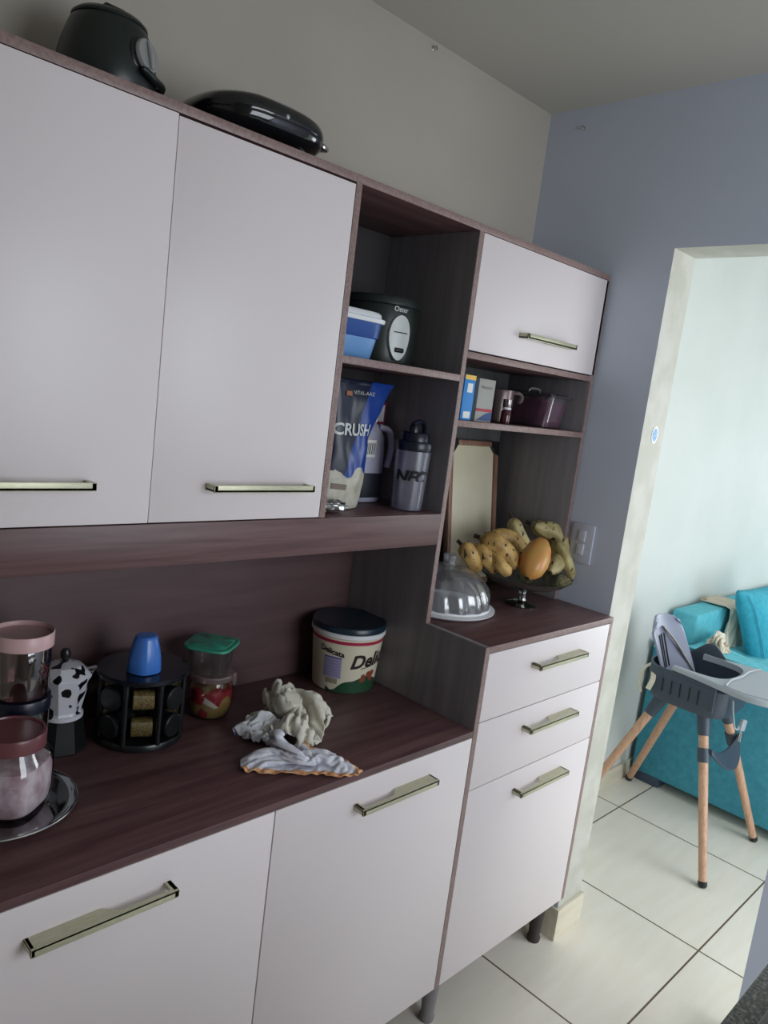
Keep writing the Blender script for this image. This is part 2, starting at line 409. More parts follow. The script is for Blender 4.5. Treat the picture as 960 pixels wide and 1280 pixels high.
front('flap_door', X3+TH, -TH+.012, ZF, ZT-TH, -DU, -.398, 1.807, False, True)
front('drawer', X3+TH, -TH, ZD1, ZTT-TH-.001, -DL, -.402, .985)
front('drawer', X3+TH, -TH, ZD2, ZD1, -DL, -.399, .812)
front('door', X3+TH, -TH, ZB, ZD2, -DL, -.396, .634)
front('door', XL, X3, ZB, ZW-TH, -DL, -.984, .778)
front('door', X0+TH/2, XL, ZB, ZW-TH, -DL, -1.632, .774, True)
# feet
for x in (-.05, -.55, -1.15, -1.72):
    for y in (-.36, .02):
        m = kb(); m.lathe([(.019, 0), (.021, .012), (.017, .02), (.021, .08), (.024, ZB-.006)], (x, y, 0.0005), 20); m.build('leg', M['dark_gap'] if x > -.1 else WZ, kc)

# ================================================================ on top of the cabinet
t = thing('rice_cooker', (-1.44, -.062, ZT), 'small dark appliance with a round silver dial on top of the cabinet', 'appliance')
cx, cy = -1.44, -.062
m = MB((cx, cy, ZT))
m.lathe([(.060, .001), (.070, .004), (.076, .012), (.0805, .03), (.0815, .045), (.079, .068), (.0735, .090), (.066, .112), (.062, .122), (.059, .125)], (cx, cy, ZT), 48)
m.build('body', M['blackgreen'], t)
m = MB((cx, cy, ZT))
m.lathe([(.0585, .124), (.061, .126), (.0605, .130), (.054, .136), (.040, .141), (.02, .144), (.001, .145)], (cx, cy, ZT), 48)
m.build('lid', M['blackgreen'], t)
m = MB((cx, cy, ZT)); m.box(cx-.014, cx+.02, cy-.012, cy+.012, ZT+.143, ZT+.156, .003); m.build('lid_grip', M['black'], t)
nd = Vector((.43, -.90, .20)).normalized(); pc = Vector((cx, cy, ZT+.076))+Vector((nd.x, nd.y, 0)).normalized()*.072
m = MB((cx, cy, ZT)); m.lathe([(.0285, -.006), (.0285, .003), (.027, .0055)], pc, 36, nd); m.lathe([(.031, -.012), (.0315, .0005), (.0285, .003)], pc, 36, nd); dial = m.build('dial_ring', M['black'], t)
m = MB((cx, cy, ZT)); m.lathe([(.026, .003), (.0262, .009), (.0245, .012), (.001, .0125)], pc, 36, nd)
u = nd.cross(Vector((0, 0, 1))).normalized(); v = u.cross(nd)
m.tube([pc+nd*.0145+v*.021+u*.002, pc+nd*.016, pc+nd*.0145-v*.021-u*.002], [.003, .0048, .003], 12); m.build('dial', M['silver'], t)
q = Vector((cx, cy, ZT+.047)); dd = Vector((.75, -.66, 0)).normalized(); ss = Vector((.66, .75, 0))
m = MB((cx, cy, ZT)); m.tube(smooth_path([q+dd*.074-ss*.055+Vector((0, 0, .004)), q+dd*.086-ss*.024-Vector((0, 0, .002)), q+dd*.089+ss*.012, q+dd*.078+ss*.04], 14), [.003]+[.0065]*13+[.004], 12)
m.build('drip_lip', M['blackgreen'], t)

gx, gy = -1.162, -.085
t = thing('sandwich_grill', (gx, gy, ZT), 'glossy black closed sandwich grill lying on top of the cabinet', 'grill')
gx, gy = -1.162, -.085
def grill_sec(h0, h1, prof, n=56):
    m = MB((gx, gy, ZT))
    rs = []
    for s_, h in prof:
        ring = []
        for i in range(n):
            a = 2*PI*i/n; ca, sa = math.cos(a), math.sin(a); q = (abs(ca)**2.7+abs(sa)**2.7)**(-1/2.7)
            x = .134*s_*q*ca; y = .112*s_*q*sa
            zz = ZT+.012+h*.68 - .012*max(0, -x/.142-.4)
            ring.append((gx+x, gy+y, zz))
        rs.append(ring)
    m.rings(rs); return m
grill_sec(0, 0, [(.5, .006), (.75, .009), (.90, .018), (.975, .032), (1.0, .047), (1.0, .052)]).build('base_shell', M['gloss_black'], t)
grill_sec(0, 0, [(1.0, .0535), (1.01, .06), (1.0, .072), (.965, .085), (.88, .096), (.72, .104), (.5, .108), (.25, .1095), (.05, .110)]).build('lid_shell', M['gloss_black'], t)
m = MB((gx, gy, ZT)); m.box(gx+.100, gx+.134, gy-.075, gy-.03, ZT+.039, ZT+.050, .005, rot=Matrix.Rotation(.5, 3, 'Z')); m.build('hinge_latch', M['chrome'], t)
m = MB((gx, gy, ZT)); m.ball((gx-.0, gy-.1125, ZT+.054), .0045, 1, .6, 1, 12); m.build('indicator_lamp', M['silver'], t)
for sx, sy, mt in ((.075, -.07, 'white_pl'), (-.075, -.07, 'black'), (.075, .06, 'black'), (-.075, .06, 'black')):
    m = MB((gx, gy, ZT)); m.lathe([(.0035, .0005), (.0035, .026)], (gx+sx, gy+sy, ZT), 10); m.build('foot', M[mt], t)

# ================================================================ open column, upper shelf
M['blue_dk'] = mat('dark_blue_plastic', (26, 74, 150), .4); M['blue_lt'] = mat('light_blue_plastic', (110, 158, 214), .4)
lx, ly = -.93, -.105
t = thing('lunch_box', (lx, ly, ZSA), 'blue lunch box with white lid on the upper shelf of the open column', 'box')
m = MB((lx, ly, ZSA)); m.lathe([(.066, .0005), (.069, .004), (.075, .042), (.0755, .046)], (lx, ly, ZSA), 48, sx=1.1, sy=1.0, power=7); m.build('body', M['blue_lt'], t)
m = MB((lx, ly, ZSA)); m.lathe([(.0765, .046), (.0785, .048), (.082, .083)], (lx, ly, ZSA), 48, sx=1.1, sy=1.0, power=7); m.build('body_band', M['blue_dk'], t)
m = MB((lx, ly, ZSA)); m.lathe([(.086, .080), (.0875, .084), (.087, .089), (.081, .091), (.080, .099), (.076, .103), (.03, .1035)], (lx, ly, ZSA), 48, sx=1.1, sy=1.0, power=7); m.build('lid', M['white_pl'], t)
m = MB((lx, ly, ZSA)); m.box(lx+.086, lx+.092, ly-.022, ly+.022, ZSA+.05, ZSA+.092, .002); m.build('clip', M['white_pl'], t)
m = MB((-.9, .03, ZSA)); m.lathe([(.036, .0005), (.042, .02), (.043, .118), (.04, .124), (.025, .13), (.02, .142), (.001, .143)], (-.9, .03, ZSA), 32)
tag(m.build('lidded_canister', M['blackgreen'], None), 'dark canister standing behind the blue lunch box', 'canister')

px_, py_ = -.735, -.045
t = thing('multicooker', (px_, py_, ZSA), 'black round multicooker with an oval silver front plate on the open shelf', 'cooker')
m = MB((px_, py_, ZSA)); m.lathe([(.085, .0005), (.093, .006), (.0975, .03), (.0985, .09), (.098, .128), (.096, .134)], (px_, py_, ZSA), 56); m.build('body', M['blackgreen'], t)
m = MB((px_, py_, ZSA)); m.lathe([(.096, .134), (.1, .137), (.0995, .148), (.096, .154), (.07, .158), (.001, .16)], (px_, py_, ZSA), 56); m.build('lid', M['blackgreen'], t)
nd = Vector((-.20, -.98, 0)).normalized(); su = nd.cross(Vector((0, 0, 1))).normalized(); su = -su if su.x < 0 else su
def on_cyl(r):
    a0 = math.atan2(nd.y, nd.x)
    def f(x, y, c=(px_, py_), zc=ZSA+.063): a = a0+x/r; return (c[0]+r*math.cos(a), c[1]+r*math.sin(a), zc+y)
    return f
m = MB((px_, py_, ZSA)); fc = on_cyl(.0995); fo = on_cyl(.106)
ringo = [(.028*math.cos(a)*(1+.12*math.sin(a)), .051*math.sin(a)) for a in [2*PI*i/36 for i in range(36)]]
m.rings([[fc(x*1.04, y*1.03) for x, y in ringo], [fo(x, y) for x, y in ringo], [fo(x*.86, y*.93) for x, y in ringo], [on_cyl(.107)(x*.5, y*.6) for x, y in ringo]])
pl = m.build('control_plate', M['silver_pale'], t)
m = MB((px_, py_, ZSA)); f7 = on_cyl(.1078)
m.tube([f7(x, -.028) for x in (-.010, -.004, .004, .010)], .0055, 12); m.build('switch', M['black'], pl)
m = MB((px_, py_, ZSA)); m.tube([f7(x, .012) for x in (-.018, -.006, .006, .018)], .0011, 8); m.build('groove', M['black'], pl)
text_mesh('brand_lettering', 'Oster', .016, M['silver_pale'], t, lambda x, y: Vector(on_cyl(.0990)(x, y+.064))-Vector((px_, py_, ZSA)), .0002)

# ================================================================ open column, lower shelf
# snack pouch: pillow bag, flat crimped top leaning, standing foot
def pouch(c, w, h, d, rz, lean, mats, name, label):
    t = thing(name, c, label, 'bag')
    nu, nv = 84, 120
    R = Matrix.Rotation(rz, 3, 'Z')
    def P(side):
        def f(u, v):
            x = (u-.5)*w*(1-.05*math.sin(v*PI)); x += max(0, u-.3)*.115*max(0, (v-.52)/.48)**1.2
            prof = (math.sin(min(1, (1-v)*1.25)*PI/2))**.7*(.62+.38*math.sin(min(1, v*3+.2)*PI/2))
            edge = max(0, 1-abs(2*u-1)**2.6)**.55
            y = side*d/2*prof*edge
            y += .004*noise.noise(Vector((u*5, v*6, side*3)))*(1 if .02 < v < .97 else 0)
            z = v*h
            x += lean[0]*v*v; y += lean[1]*v**1.5
            return R @ Vector((x, y, z+.001))
        return f
    a = MB(); a.grid(P(-1), nu, nv); b = a; b.grid(P(1), nu, nv)
    bmesh.ops.remove_doubles(a.bm, verts=a.bm.verts, dist=.0006)
    for fc_ in a.bm.faces:
        cc = fc_.calc_center_median(); q = R.transposed() @ cc
        v = cc.z/h; xq = q.x-lean[0]*v*v; fl = .115*max(0, (v-.52)/.48)**1.2; u = (xq/w+.5) if xq/w+.5 < .3 else (xq/w+.5+.3*fl/w)/(1+fl/w)
        wav = .30+.035*math.sin(u*13)+.05*(u-.5)
        fc_.material_index = 1 if v < wav else (2 if u > lerp(.30, .62, (v-.35)/.65) else 0)
    o = a.build('film', mats, t, angle=180)
    return t, P(-1)
M['film_navy'] = mat('navy_foil_film', (13, 24, 50), .35); M['film_white'] = noisy(mat('pale_pouch_film', (186, 182, 168), .4), (170, 166, 150), (200, 196, 182), 30)
M['film_blue'] = mat('blue_foil_film', (26, 62, 142), .32)
bc = Vector((-.868, -.115, ZDB))
t, PF = pouch(bc, .160, .295, .085, .25, (.012, -.02), [M['film_navy'], M['film_white'], M['film_blue']], 'snack_pouch', 'tall navy blue and white snack pouch reading CRUSH on the lower open shelf')
def onbag(u0, v0, k=1.0):
    def f(x, y):
        p = PF(u0+x/.16, v0+y/.295); q = PF(u0+x/.16+.01, v0+y/.295); s = PF(u0+x/.16, v0+y/.295+.01)
        nn = (q-p).cross(s-p).normalized()
        return p+nn*.0022
    return f
text_mesh('crush_lettering', 'CRUSH', .036, M['silver_pale'], t, onbag(.36, .62), .0010, sub=True)
text_mesh('small_lettering', 'VITAL-AAZ', .012, M['silver_pale'], t, onbag(.48, .90), .0)
m = MB(); f = onbag(.2, .89); m.bm.faces.new([m.bm.verts.new(f(x, y)) for x, y in ((-.009, -.005), (.009, -.005), (.009, .005), (-.009, .005))]); m.build('foil_mark', mat('orange_print', (150, 92, 62), .5), t)
m = MB(); f = onbag(.80, .55)
for k in range(24):
    a = 2*PI*k/24; b_ = 2*PI*(k+1)/24
    m.bm.faces.new([m.bm.verts.new(f(r*math.cos(c_), r*math.sin(c_))) for r, c_ in ((.007, a), (.010, a), (.010, b_), (.007, b_))])
m.bm.faces.new([m.bm.verts.new(f(x, y)) for x, y in ((-.006, -.0015), (.006, -.0015), (.006, .0015), (-.006, .0015))])
m.build('seal_mark', mat('beige_print', (196, 176, 140), .5), t)
m = MB(); f = onbag(.2, .19); m.bm.faces.new([m.bm.verts.new(f(x, y)) for x, y in ((-.016, -.006), (.02, -.008), (.02, .005), (-.016, .007))]); m.build('brown_mark', mat('taupe_print', (120, 104, 92), .5), t)
# white jug behind
jx, jy = -.715, -.035
t = thing('handled_jug', (jx, jy, ZDB), 'white handled jug with barcode label between pouch and shaker bottle', 'jug')
m = MB((jx, jy, ZDB)); m.lathe([(.043, .001), (.048, .006), (.049, .05), (.048, .13), (.044, .165), (.03, .19), (.018, .2), (.018, .205)], (jx, jy, ZDB), 36, sx=1.0, sy=.75, power=3)
m.build('body', mat('milky_lilac_plastic', (176, 176, 196), .4), t)
m = MB((jx, jy, ZDB)); m.lathe([(.021, .2), (.022, .204), (.022, .222), (.02, .225)], (jx, jy, ZDB), 28); m.build('cap', M['white_pl'], t)
m = MB((jx, jy, ZDB)); m.tube(smooth_path([(jx+.02, jy-.02, ZDB+.19), (jx+.047, jy-.03, ZDB+.18), (jx+.058, jy-.032, ZDB+.14), (jx+.052, jy-.03, ZDB+.09)], 16), .008, 12); m.build('grip', mat('lilac_grip', (168, 166, 190), .4), t)
m = MB((jx, jy, ZDB)); m.box(jx-.036, jx-.002, jy-.0395, jy-.0375, ZDB+.115, ZDB+.158, .0008); lb = m.build('barcode_label', M['white_m'], t)
m = MB((jx, jy, ZDB))
for k in range(7): m.box(jx-.033+.0043*k, jx-.033+.0043*k+(.0012 if k % 2 else .002), jy-.0402, jy-.0394, ZDB+.122, ZDB+.15)
m.build('bars', M['black'], lb)
m = MB((jx, jy, ZDB)); m.box(jx-.034, jx+.03, jy-.0395, jy-.0375, ZDB+.014, ZDB+.075, .0008); m.build('dark_label', mat('dark_label', (30, 32, 44), .5), t)
# shaker bottle
sx_, sy_ = -.668, -.155
t = thing('shaker_bottle', (sx_, sy_, ZDB), 'translucent shaker bottle with dark blue cap and black letters on the lower shelf', 'bottle')
m = MB((sx_, sy_, ZDB)); m.lathe([(.034, .001), (.037, .003), (.0385, .02), (.0435, .145), (.044, .150)], (sx_, sy_, ZDB), 40, cap1=False)
m.build('cup', thin('milky_clear_plastic', (190, 190, 205), .25, .2, .5, (168, 168, 186)), t)
M['navy_pl'] = mat('navy_plastic', (15, 21, 38), .3)
m = MB((sx_, sy_, ZDB)); m.lathe([(.0455, .146), (.0468, .149), (.0468, .165), (.045, .169), (.037, .17), (.0365, .187), (.034, .190), (.001, .191)], (sx_, sy_, ZDB), 40); m.build('screw_cap', M['navy_pl'], t)
m = MB((sx_, sy_, ZDB)); m.lathe([(.012, .19), (.012, .204), (.010, .207)], (sx_-.014, sy_-.006, ZDB), 20); m.build('spout', M['navy_pl'], t)
m = MB((sx_, sy_, ZDB)); m.tube(smooth_path([(sx_+.03, sy_, ZDB+.188), (sx_+.02, sy_-.004, ZDB+.212), (sx_-.004, sy_-.006, ZDB+.216), (sx_-.022, sy_-.01, ZDB+.208)], 12), .0055, 10, power=3); m.build('flip_loop', M['navy_pl'], t)
a0 = math.atan2(-.72, -.69)-.06
text_mesh('nfc_lettering', 'NFC', .040, mat('black_print', (18, 18, 24), .5), t, lambda x, y: (lambda r, a: (r*math.cos(a), r*math.sin(a), .083+y))(.0418+.0335*(y)*.0385/.145/.0335+.0010, a0+x/.042), .0018, .25)
# magenta box behind
m = MB((-.645, .02, ZDB)); m.box(-.69, -.625, -.0, .055, ZDB+.0005, ZDB+.25, .001)
t = tag(m.build('medicine_carton', mat('magenta_card', (110, 22, 58), .5), None), 'dark magenta carton with a white label standing behind the shaker bottle', 'box')
m = MB((-.645, .02, ZDB)); m.box(-.657, -.631, -.0012, -.0002, ZDB+.20, ZDB+.243); m.build('label_panel', mat('grey_white_label', (186, 184, 188), .5), t)
# crumpled foil
m = MB((-.93, -.165, ZDB)); vs = m.ball((-.93, -.165, ZDB+.014), 1, .046, .03, .0135, 40)
for v in vs:
    p = v.co; k = noise.noise(p*60)*.010+noise.noise(p*150)*.006; d = (p-Vector((-.93, -.165, ZDB+.014))).normalized(); p += d*k
    p.z = max(p.z, ZDB+.0006)
tag(m.build('crumpled_foil', mat('aluminium_foil', (200, 202, 205), .22, 1), None, angle=15), 'crumpled silver foil at the foot of the blue pouch', 'foil')

# ================================================================ tower shelf
def carton(name, x0, x1, y0, y1, z0, h, base, label, extra, cat='box'):
    o = Vector(((x0+x1)/2, (y0+y1)/2, z0))
    m = MB(o); m.box(x0, x1, y0, y1, z0+.0005, z0+h, .0008)
    t = tag(m.build(name, base, None, angle=30), label, cat)
    for nm, a, b_, c, d, mt in extra:      # panels on the front face: x share, z share
        m = MB(o); m.box(lerp(x0, x1, a)+.0005, lerp(x0, x1, b_)-.0005, y0-.0007, y0+.0005, z0+h*c, z0+h*d); m.build(nm, mt, t, smooth=False)
    return t
M['yellow_card'] = mat('yellow_card', (232, 190, 84), .5)
carton('medicine_box', -.592+.03, -.520, -.198, -.115, ZS2, .112, mat('bright_blue_card', (40, 132, 206), .5), 'blue carton with a yellow top band at the left end of the tower shelf',
       [('yellow_band', 0, 1, .9, 1, M['yellow_card']), ('label_patch', .30, .8, .62, .82, M['white_m']), ('barcode_patch', .2, .85, .05, .2, M['white_m'])])
t = carton('medicine_box', -.492, -.425, -.188, -.125, ZS2, .109, mat('grey_white_card', (160, 160, 154), .5), 'pale grey carton with red band and blue corner beside the blue carton',
           [('red_band', 0, 1, .24, .31, mat('red_print', (168, 40, 62), .5))])
m = MB(((-.492-.425)/2, (-.188-.125)/2, ZS2)); m.prism([(-.486, ZS2+.004), (-.4255, ZS2+.004), (-.4255, ZS2+.028), (-.45, ZS2+.022)], -.1888, -.1878, 'xz'); m.build('blue_corner', mat('blue_print', (44, 70, 128), .5), t, smooth=False)
text_mesh('faint_lettering', 'Neosoro', .013, mat('grey_print', (92, 90, 92), .5), t, lambda x, y: (x, -.032, .088+y), 0, sub=False)
bx, by = -.345, -.175
t = thing('dropper_bottle', (bx, by, ZS2), 'small dark medicine bottle with a white ring and shiny cap on the tower shelf', 'bottle')
m = MB((bx, by, ZS2)); m.lathe([(.0125, .0005), (.0135, .003), (.0135, .032), (.010, .038), (.0085, .040)], (bx, by, ZS2), 28); m.build('bottle', mat('dark_red_glass', (74, 26, 38), .15, coat=.5), t)
m = MB((bx, by, ZS2)); m.lathe([(.0115, .039), (.012, .041), (.0115, .045)], (bx, by, ZS2), 28); m.build('collar', M['white_pl'], t)
m = MB((bx, by, ZS2)); m.lathe([(.0105, .045), (.0115, .047), (.0125, .06), (.012, .066), (.001, .067)], (bx, by, ZS2), 28); m.build('cap', mat('smoky_metal', (150, 140, 140), .2, .9), t)
gx2, gy2 = -.285, -.10
t = thing('eared_cup', (gx2, gy2, ZS2), 'pewter coloured cup with a rounded ear handle behind the small bottle', 'cup')
m = MB((gx2, gy2, ZS2)); m.lathe([(.03, .001), (.036, .004), (.040, .05), (.041, .086), (.043, .092), (.038, .092), (.036, .05), (.026, .006)], (gx2, gy2, ZS2), 36); m.build('cup', mat('pewter', (112, 98, 98), .3, .6), t)
m = MB((gx2, gy2, ZS2)); m.tube(smooth_path([(gx2+.038, gy2-.014, ZS2+.085), (gx2+.055, gy2-.02, ZS2+.088), (gx2+.068, gy2-.024, ZS2+.078), (gx2+.064, gy2-.022, ZS2+.06)], 14), [.007, .009, .0105]+[.012]*10+[.0105, .008], 12, flat=.45); m.build('ear', mat('pewter_ear', (150, 136, 134), .35, .5), t)
ax, ay = -.098, -.065
t = thing('food_container', (ax, ay, ZS2), 'clear plastic food container with pink contents at the right end of the tower shelf', 'container')
cl = thin('clear_plastic', (238, 238, 242), .08, .22)
m = MB((ax, ay, ZS2)); m.lathe([(.048, .001), (.051, .003), (.058, .088), (.0585, .09)], (ax, ay, ZS2), 48, sx=1.0, sy=2.05, power=9, cap1=False); m.build('tub', thin('milky_container_plastic', (225, 222, 228), .12, .3, .28, (138, 126, 138)), t)
m = MB((ax, ay, ZS2)); m.lathe([(.061, .088), (.0625, .090), (.062, .095), (.056, .096), (.055, .1), (.05, .1015), (.01, .102)], (ax, ay, ZS2), 48, sx=1.0, sy=2.05, power=9); m.build('lid', cl, t)
m = MB((ax, ay, ZS2)); m.tube(smooth_path([(ax-.03, ay-.02, ZS2+.1), (ax-.02, ay-.022, ZS2+.11), (ax+.02, ay-.022, ZS2+.11), (ax+.03, ay-.02, ZS2+.1)], 14), .003, 8); m.build('lid_handle', M['silver'], t)
m = MB((ax, ay, ZS2)); m.lathe([(.045, .003), (.048, .006), (.0545, .068), (.05, .080), (.02, .084)], (ax, ay, ZS2), 48, sx=1.0, sy=2.05, power=7)
m.build('pink_contents', noisy(mat('pink_contents', (132, 56, 96), .6), (118, 46, 84), (152, 82, 118), 30, bump=.4), t)

# ================================================================ tower niche
t = thing('framed_tray', (-.17, .0, ZTT), 'cream tray with wooden edge and black corner guards leaning at the back of the niche', 'tray')
def tray_xf(p):  # local tray plane (x across, z up, y out) leaned back
    a = math.radians(-8); y, z = p[1], p[2]
    return Vector((p[0]-.175, .0+y*math.cos(a)-z*math.sin(a)-.002, ZTT+.006+y*math.sin(a)+z*math.cos(a)))
TO = Vector((-.17, .0, ZTT)); W2, HH = .118, .445
def tmesh(fn):
    m = MB(TO); fn(m)
    for v in m.bm.verts: v.co = tray_xf(v.co)
    return m
tmesh(lambda m: m.box(-W2+.012, W2-.012, -.004, .002, .01, HH-.01)).build('panel', noisy(mat('aged_cream_board', (212, 206, 182), .45), (204, 196, 168), (218, 212, 190), 3.5), t)
M['tray_wood'] = wood('tray_wood_edge', (118, 84, 66), (142, 106, 86), (160, 126, 104), (20, 20, 2))
for a in ((-W2, -W2+.016, .0, HH), (W2-.016, W2, 0, HH)): tmesh(lambda m: m.box(a[0], a[1], -.012, .006, a[2], a[3], .002)).build('side_rail', M['tray_wood'], t)
for a in ((.0, .016), (HH-.016, HH)): tmesh(lambda m: m.box(-W2+.016, W2-.016, -.012, .006, a[0], a[1], .002)).build('cross_rail', M['tray_wood'], t)
for sx in (-1, 1):
    for z0, sz in ((0, 1), (HH, -1)):
        pts = [(sx*(W2+.002), z0-sz*.002), (sx*(W2-.034), z0-sz*.002), (sx*(W2-.036), z0+sz*.014), (sx*(W2-.014), z0+sz*.04), (sx*(W2+.002), z0+sz*.042)]
        tmesh(lambda m: m.prism(pts, -.0145, .0075, 'xz', .001)).build('corner_guard', M['black'], t)

dx, dy = -.445, -.135
t = thing('cake_dome', (dx, dy, ZTT), 'clear fluted cake dome with knob on a white base plate on the drawer tower', 'cake dome')
dome_m = thin('clear_dome_plastic', (226, 228, 232), .16, .4, .24, (190, 192, 200))
m = MB((dx, dy, ZTT)); m.lathe([(.122, .001), (.134, .003), (.1405, .008), (.141, .0105), (.134, .0115), (.126, .013), (.124, .018), (.118, .018), (.117, .010), (.01, .009)], (dx, dy, ZTT), 64); m.build('base_plate', M['white_pl'], t)
m = MB((dx, dy, ZTT))
prof = [(.121, .017), (.1215, .03), (.119, .05), (.113, .068), (.102, .086), (.086, .101), (.066, .112), (.044, .119), (.026, .122), (.022, .123)]
m.lathe(prof, (dx, dy, ZTT), 120, cap0=False, twist=lambda a, h: 1+.06*abs(math.sin(7*a+h*14))*min(1, (.125-h)/.06)-.018)
m.build('dome', dome_m, t, angle=60)
m = MB((dx, dy, ZTT)); m.lathe([(.020, .122), (.016, .127), (.0175, .142), (.0185, .148), (.014, .152), (.001, .153)], (dx, dy, ZTT), 28); m.build('knob', thin('milky_knob', (220, 222, 226), .2, .3, .4, (180, 182, 188)), t)

fx, fy = -.186, -.212
FZ = ZTT
t = thing('fruit_bowl', (fx, fy, FZ), 'footed pressed glass fruit bowl standing on the drawer tower', 'bowl')
gl = thin('pressed_glass', (205, 212, 206), .08, .5, .35, (128, 138, 130))
m = MB((fx, fy, FZ)); m.lathe([(.046, .0008), (.047, .004), (.030, .009), (.014, .016), (.011, .03), (.014, .042), (.022, .05)], (fx, fy, FZ), 40); m.build('pedestal', thin('glass_stem', (190, 198, 194), .04, .5), t)
m = MB((fx, fy, FZ)); m.lathe([(.02, .05), (.05, .055), (.088, .064), (.116, .077), (.132, .091), (.134, .092), (.117, .079), (.088, .067), (.05, .058), (.01, .056)], (fx, fy, FZ), 96, cap0=False, twist=lambda a, h: 1+.012*math.sin(24*a)*(h-.05)/.04); m.build('bowl', gl, t)

def banana_mat(name, c1, c2):
    m = mat(name, c1, .5); n, l, b = nodes(m)
    tc = n.new('ShaderNodeTexCoord'); t1 = n.new('ShaderNodeTexNoise'); t1.inputs['Scale'].default_value = 26; t1.inputs['Detail'].default_value = 3
    r1 = n.new('ShaderNodeValToRGB'); r1.color_ramp.elements[0].color = rgb(c2); r1.color_ramp.elements[1].color = rgb(c1); r1.color_ramp.elements[0].position = .35; r1.color_ramp.elements[1].position = .6
    mp = n.new('ShaderNodeMapping'); mp.inputs['Scale'].default_value = (1, 1, .55)
    t2 = n.new('ShaderNodeTexNoise'); t2.inputs['Scale'].default_value = 95; t2.inputs['Detail'].default_value = 2
    r2 = n.new('ShaderNodeValToRGB'); r2.color_ramp.elements[0].position = .61; r2.color_ramp.elements[1].position = .65
    mx = n.new('ShaderNodeMixRGB'); mx.inputs[2].default_value = rgb((46, 34, 24))
    l.new(tc.outputs['Object'], t1.inputs[0]); l.new(tc.outputs['Object'], mp.inputs[0]); l.new(mp.outputs[0], t2.inputs[0])
    l.new(t1.outputs[0], r1.inputs[0]); l.new(t2.outputs[0], r2.inputs[0]); l.new(r2.outputs[0], mx.inputs[0]); l.new(r1.outputs[0], mx.inputs[1]); l.new(mx.outputs[0], b.inputs['Base Color'])
    return m
M['ban1'] = banana_mat('banana_peel_ochre', (208, 172, 104), (164, 128, 74)); M['ban2'] = banana_mat('banana_peel_pale', (194, 180, 128), (160, 146, 100))
M['ban_tip'] = mat('banana_tip_brown', (52, 42, 32), .7)
def banana(pts, r, label, mt='ban1', tip0=True, tip1=True):
    P = [Vector(p) for p in pts]; path = smooth_path(P, 22); o = path[11].copy()
    rr = []
    for i in range(23):
        k = i/22; e = min(1, k/.22, (1-k)/.2); rr.append(r*(.24+.76*math.sin(e*PI/2)**.8))
    m = MB(o); 
    # five soft ridges along the fruit
    pn = None; rs = []
    for i, p in enumerate(path):
        tt = (path[min(i+1, 22)]-path[max(i-1, 0)]).normalized()
        pn = (Vector((.3, -.5, .8)) if pn is None else pn); pn = (pn-tt*pn.dot(tt)).normalized(); b = tt.cross(pn)
        rs.append([p+(pn*math.cos(a)+b*math.sin(a))*rr[i]*(1+.055*math.cos(5*a)) for a in [2*PI*k/20 for k in range(20)]])
    m.rings(rs)
    t = tag(m.build('banana', M[mt], None), label, 'banana', 'bananas in the fruit bowl')
    if tip1:
        m = MB(o); d = (path[22]-path[20]).normalized(); m.lathe([(r*.25, -.003), (r*.24, .003), (r*.12, .006)], path[22], 10, d); m.build('tip', M['ban_tip'], t)
    if tip0:
        m = MB(o); d = (path[0]-path[2]).normalized(); m.lathe([(r*.26, -.003), (r*.22, .012), (r*.26, .017)], path[0], 10, d); m.build('stalk', M['ban_tip'], t)
    return t
def A(px, py, y): return at(px, py, 'y', y)
banana([A(577, 681, -.115), A(585, 690, -.140), A(592, 701, -.150), A(597, 712, -.145)], .0235, 'short banana at the far left of the fruit bowl, over its rim')
banana([A(590, 682, -.125), A(604, 693, -.165), A(616, 705, -.185), A(622, 713, -.190)], .0225, 'second banana from the left, lying over the bowl rim')
banana([A(612, 690, -.16), A(622, 701, -.205), A(630, 711, -.225), A(637, 717, -.23)], .017, 'thin lower banana tucked between two larger ones')
banana([A(600, 672, -.13), A(620, 680, -.175), A(635, 695, -.20), A(640, 712, -.205)], .027, 'large spotted banana in the middle of the pile')
banana([A(612, 668, -.10), A(636, 672, -.13), A(650, 685, -.15), A(655, 702, -.155)], .024, 'banana behind the large spotted one', )
banana([A(640, 648, -.10), A(646, 664, -.125), A(655, 682, -.135), A(664, 696, -.13)], .0225, 'upright banana pointing up from the back of the bowl', 'ban2')
banana([A(664, 655, -.12), A(680, 664, -.14), A(692, 682, -.155), A(684, 708, -.16)], .025, 'banana curving down directly behind the papaya', 'ban2')
banana([A(668, 657, -.15), A(696, 668, -.185), A(700, 694, -.215), A(688, 716, -.24)], .0275, 'pale banana curving round the right side of the papaya', 'ban2')
banana([A(694, 676, -.20), A(704, 690, -.235), A(710, 706, -.255), A(715, 724, -.262)], .0165, 'thin banana hanging over the right edge of the bowl', 'ban2')
# papaya
pt, pb = A(679, 674, -.235), A(659, 723, -.268)
ax_ = (pt-pb); L = ax_.length; o = (pt+pb)/2
m = MB(o); m.lathe([(.001, 0), (.010, .003), (.024, .014), (.035, .030), (.042, L*.42), (.041, L*.58), (.034, L*.78), (.020, L*.93), (.008, L*.99), (.001, L)], pb, 40, ax_, twist=lambda a, h: 1+.02*math.cos(5*a))
t = tag(m.build('papaya', noisy(mat('papaya_skin', (206, 146, 84), .4, coat=.2), (190, 152, 80), (214, 136, 74), 22, bump=.1, bdist=.002), None), 'orange and yellow papaya leaning in front of the bananas', 'papaya')
m = MB(o); m.lathe([(.006, -.002), (.007, .002), (.003, .003)], pb, 12, -ax_.normalized()); m.build('stem_end', M['ban_tip'], t)

